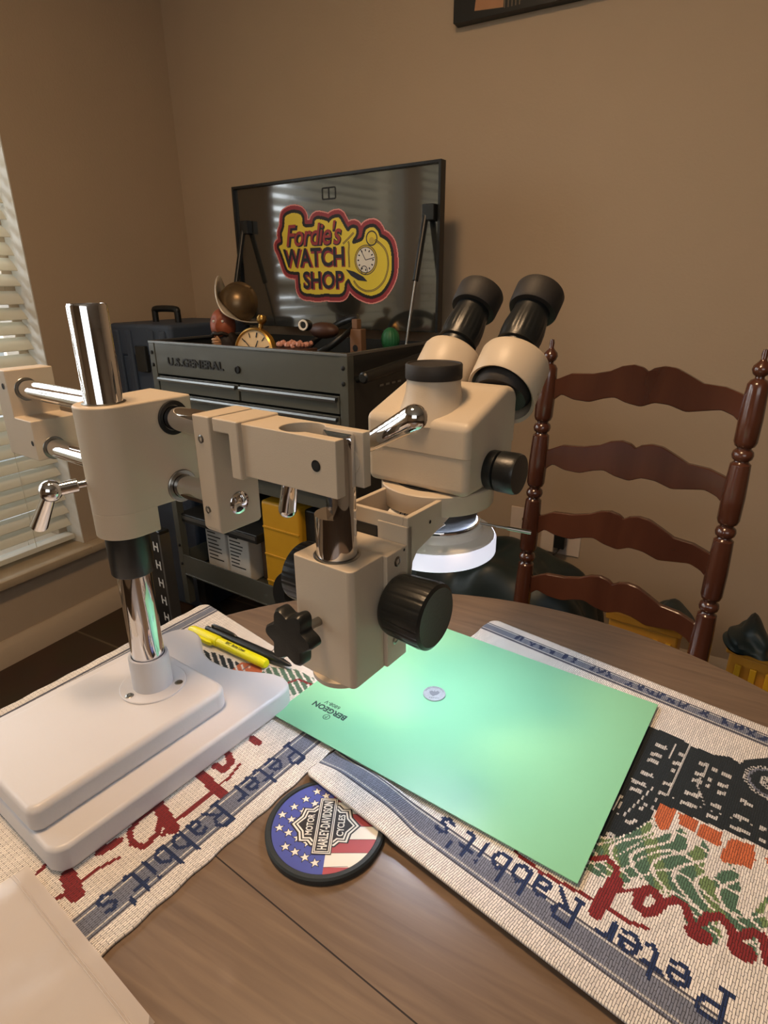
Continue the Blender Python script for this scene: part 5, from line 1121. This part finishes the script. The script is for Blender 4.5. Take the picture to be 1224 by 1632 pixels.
# ------------------------------------------------------------------ ladder back chair
def chair():
    yaw = math.atan2(1.147-1.198, .0535+.298)
    t = empty('ladder_back_chair', (-.298, 1.198, 0), yaw, 'glossy reddish brown ladder back chair with turned posts, drawn up behind the table', 'chair')
    def vz(z): return -.045*max(0, (1.07-z))/.6
    seat = .45
    prof = [(.0, 1.070), (.0035, 1.069), (.0048, 1.062), (.0042, 1.054), (.0060, 1.051), (.0125, 1.044), (.0140, 1.038), (.0115, 1.031), (.0070, 1.027), (.0072, 1.024), (.0125, 1.021), (.0150, 1.015)]
    def seg(za, zb): return [(.0158, za-.012), (.0172, (za+zb)/2), (.0168, zb+.010), (.0145, zb+.003), (.0105, zb), ]
    def bead(z): return [(.0105, z+.010), (.0145, z+.006), (.0158, z), (.0145, z-.006), (.0105, z-.010), (.0110, z-.012), (.0150, z-.016)]
    zz = 1.012
    for zb in (.899, .763, .620): prof += seg(zz, zb+.0125)+bead(zb); zz = zb-.02
    prof += [(.0165, .57), (.0175, .50), (.018, .40), (.017, .05), (.013, .0), (0, 0)]
    for x in (0, .3555):
        bm = NB(); k = 1.0
        lathe(bm, [(r*(1.07 if z < 1.02 else 1), z) for r, z in prof][::-1], (x, 0, 0), n=32)
        for v in bm.verts: v.co.y += vz(v.co.z)
        obj('back_post', bm, M['cherry'], t)
    topp = [(.0, .992), (.020, .996), (.045, 1.008), (.085, 1.010), (.115, 1.017), (.135, 1.027), (.155, 1.031), (.172, 1.027), (.181, 1.020), (.190, 1.027), (.208, 1.032), (.228, 1.030), (.250, 1.020), (.275, 1.008), (.310, 1.006), (.335, .998), (.3555, .988)]
    bot = [(.3555, .948), (.340, .950), (.333, .960), (.310, .968), (.285, .963), (.255, .957), (.225, .966), (.200, .967), (.178, .957), (.150, .962), (.130, .970), (.110, .966), (.085, .957), (.055, .959), (.030, .968), (.018, .955), (.0, .951)]
    P = [tuple(p)[:2] for p in smoothpts([Vector((a, b, 0)) for a, b in topp], 3)]+[tuple(p)[:2] for p in smoothpts([Vector((a, b, 0)) for a, b in bot], 3)]
    Tt = topp; Bb = bot[::-1]
    def ev(L, x):
        for (a, b), (c, d) in zip(L, L[1:]):
            if a <= x <= c:
                u = (x-a)/(c-a+1e-9); u = u*u*(3-2*u) if False else u; return b+(d-b)*u
        return L[-1][1]
    xs = np.linspace(0.0, .3555, 72)
    def sm(L, x): return (ev(L, max(0, x-.005))+2*ev(L, x)+ev(L, min(.3555, x+.005)))/4
    for dz in (0, -.1395, -.279, -.417):
        bm = NB(); prev = None
        for x in xs:
            bow = .016*math.sin(PI*x/.3555); zt, zb = ev(Tt, x)+dz, sm(Bb, x)+dz
            col_ = []
            for z, y in ((zt, -.004), (zt-.0015, -.0055), (zb+.0015, -.0055), (zb, -.004), (zb, .004), (zb+.0015, .0055), (zt-.0015, .0055), (zt, .004)):
                col_.append(bm.verts.new((x, y+bow+vz(z), z)))
            if prev:
                for i in range(8): bm.faces.new((prev[i], prev[(i+1) % 8], col_[(i+1) % 8], col_[i]))
            else: bm.faces.new(col_)
            prev = col_
        bm.faces.new(prev); obj('back_slat', bm, M['cherry'], t)
    # seat, towards the table, front legs and rails
    bm = NB(); prism(bm, roundpoly([(-.01, -.045), (.365, -.045), (.385, -.40), (-.03, -.40)], .02), 'z', .425, .455); obj('seat', bm, M['cherry'], t, bevel=.004)
    for x in (-.01, .365):
        bm = NB(); lathe(bm, [(.011, 0), (.018, .10), (.015, .2), (.019, .35), (.018, .425)], (x, -.375, 0), n=24); obj('front_leg', bm, M['cherry'], t)
        bm = NB(); cyl(bm, (x*.97+.003, -.375, .2), (x*.97+.003, -.07, .2), .009, 14); obj('stretcher', bm, M['cherry'], t)
chair()

# ------------------------------------------------------------------ behind the chair: dark bundle, yellow crates
def bundle():
    t = empty('cloth_bundle', (-.435, 1.44, 0), 0, 'large dark green shiny bundle behind the table, under the glowing ring light', 'bundle')
    bm = NB(); bmesh.ops.create_grid(bm, x_segments=60, y_segments=34, size=1)
    for v in bm.verts:
        x, y = v.co.x, v.co.y; e = max(abs(x), abs(y)); k = max(0, 1-abs(x)**6)*max(0, 1-abs(y)**6)
        prof = .485-.022*x+.018*math.sin(x*7+1)+.012*math.sin(y*6+x*9)
        v.co = (x*.265+.01*math.sin(y*9), y*.17+.008*math.sin(x*11), prof*k**.35)
    bmesh.ops.recalc_face_normals(bm, faces=bm.faces[:]); obj('bundle_cover', bm, M['cloth'], t)
bundle()
def crate(x, y, yaw, label):
    t = empty('yellow_crate', (x, y, 0), yaw, label, 'crate')
    bm = NB(); box(bm, -.075, .075, 0, .07, .0, .440); obj('crate_body', bm, M['orange'], t, bevel=.006)
    bm = NB(); box(bm, -.082, .082, -.007, .077, .440, .462); obj('crate_rim', bm, M['orange'], t, bevel=.004)
    bm = NB()
    for k in range(5): box(bm, -.06+k*.028, -.048+k*.028, -.0075, .0, .30, .42)
    obj('crate_rib', bm, M['yellow'], t, bevel=.002)
crate(-.062, 1.30, rad(-6), 'amber yellow plastic crate behind the chair, left of its right post')
crate(.185, 1.27, rad(-10), 'amber yellow plastic crate at the right edge behind the table')
def lump(x, y, z, sx, sz, label):
    t = empty('dark_cloth', (x, y, z), 0, label, 'cloth'); bm = NB(); bmesh.ops.create_icosphere(bm, subdivisions=4, radius=1)
    for v in bm.verts:
        a, b, c = v.co; k = 1+.12*math.sin(5*a+2*b)+.08*math.sin(9*c+4*a); v.co = (a*sx*k, b*.06*k, max(0, c)*sz*k*(1-.5*abs(a)))
    obj('cloth_fold', bm, M['cloth'], t)
lump(.035, 1.36, .4625, .050, .032, 'dark green cloth heap on the yellow crate behind the chair slats') if False else None
lump(-.012, 1.335, .4625, .055, .030, 'dark green cloth heap on the yellow crate behind the lowest chair slat')
lump(.143, 1.30, .4625, .042, .055, 'pointed dark green cloth on the yellow crate at the right edge')
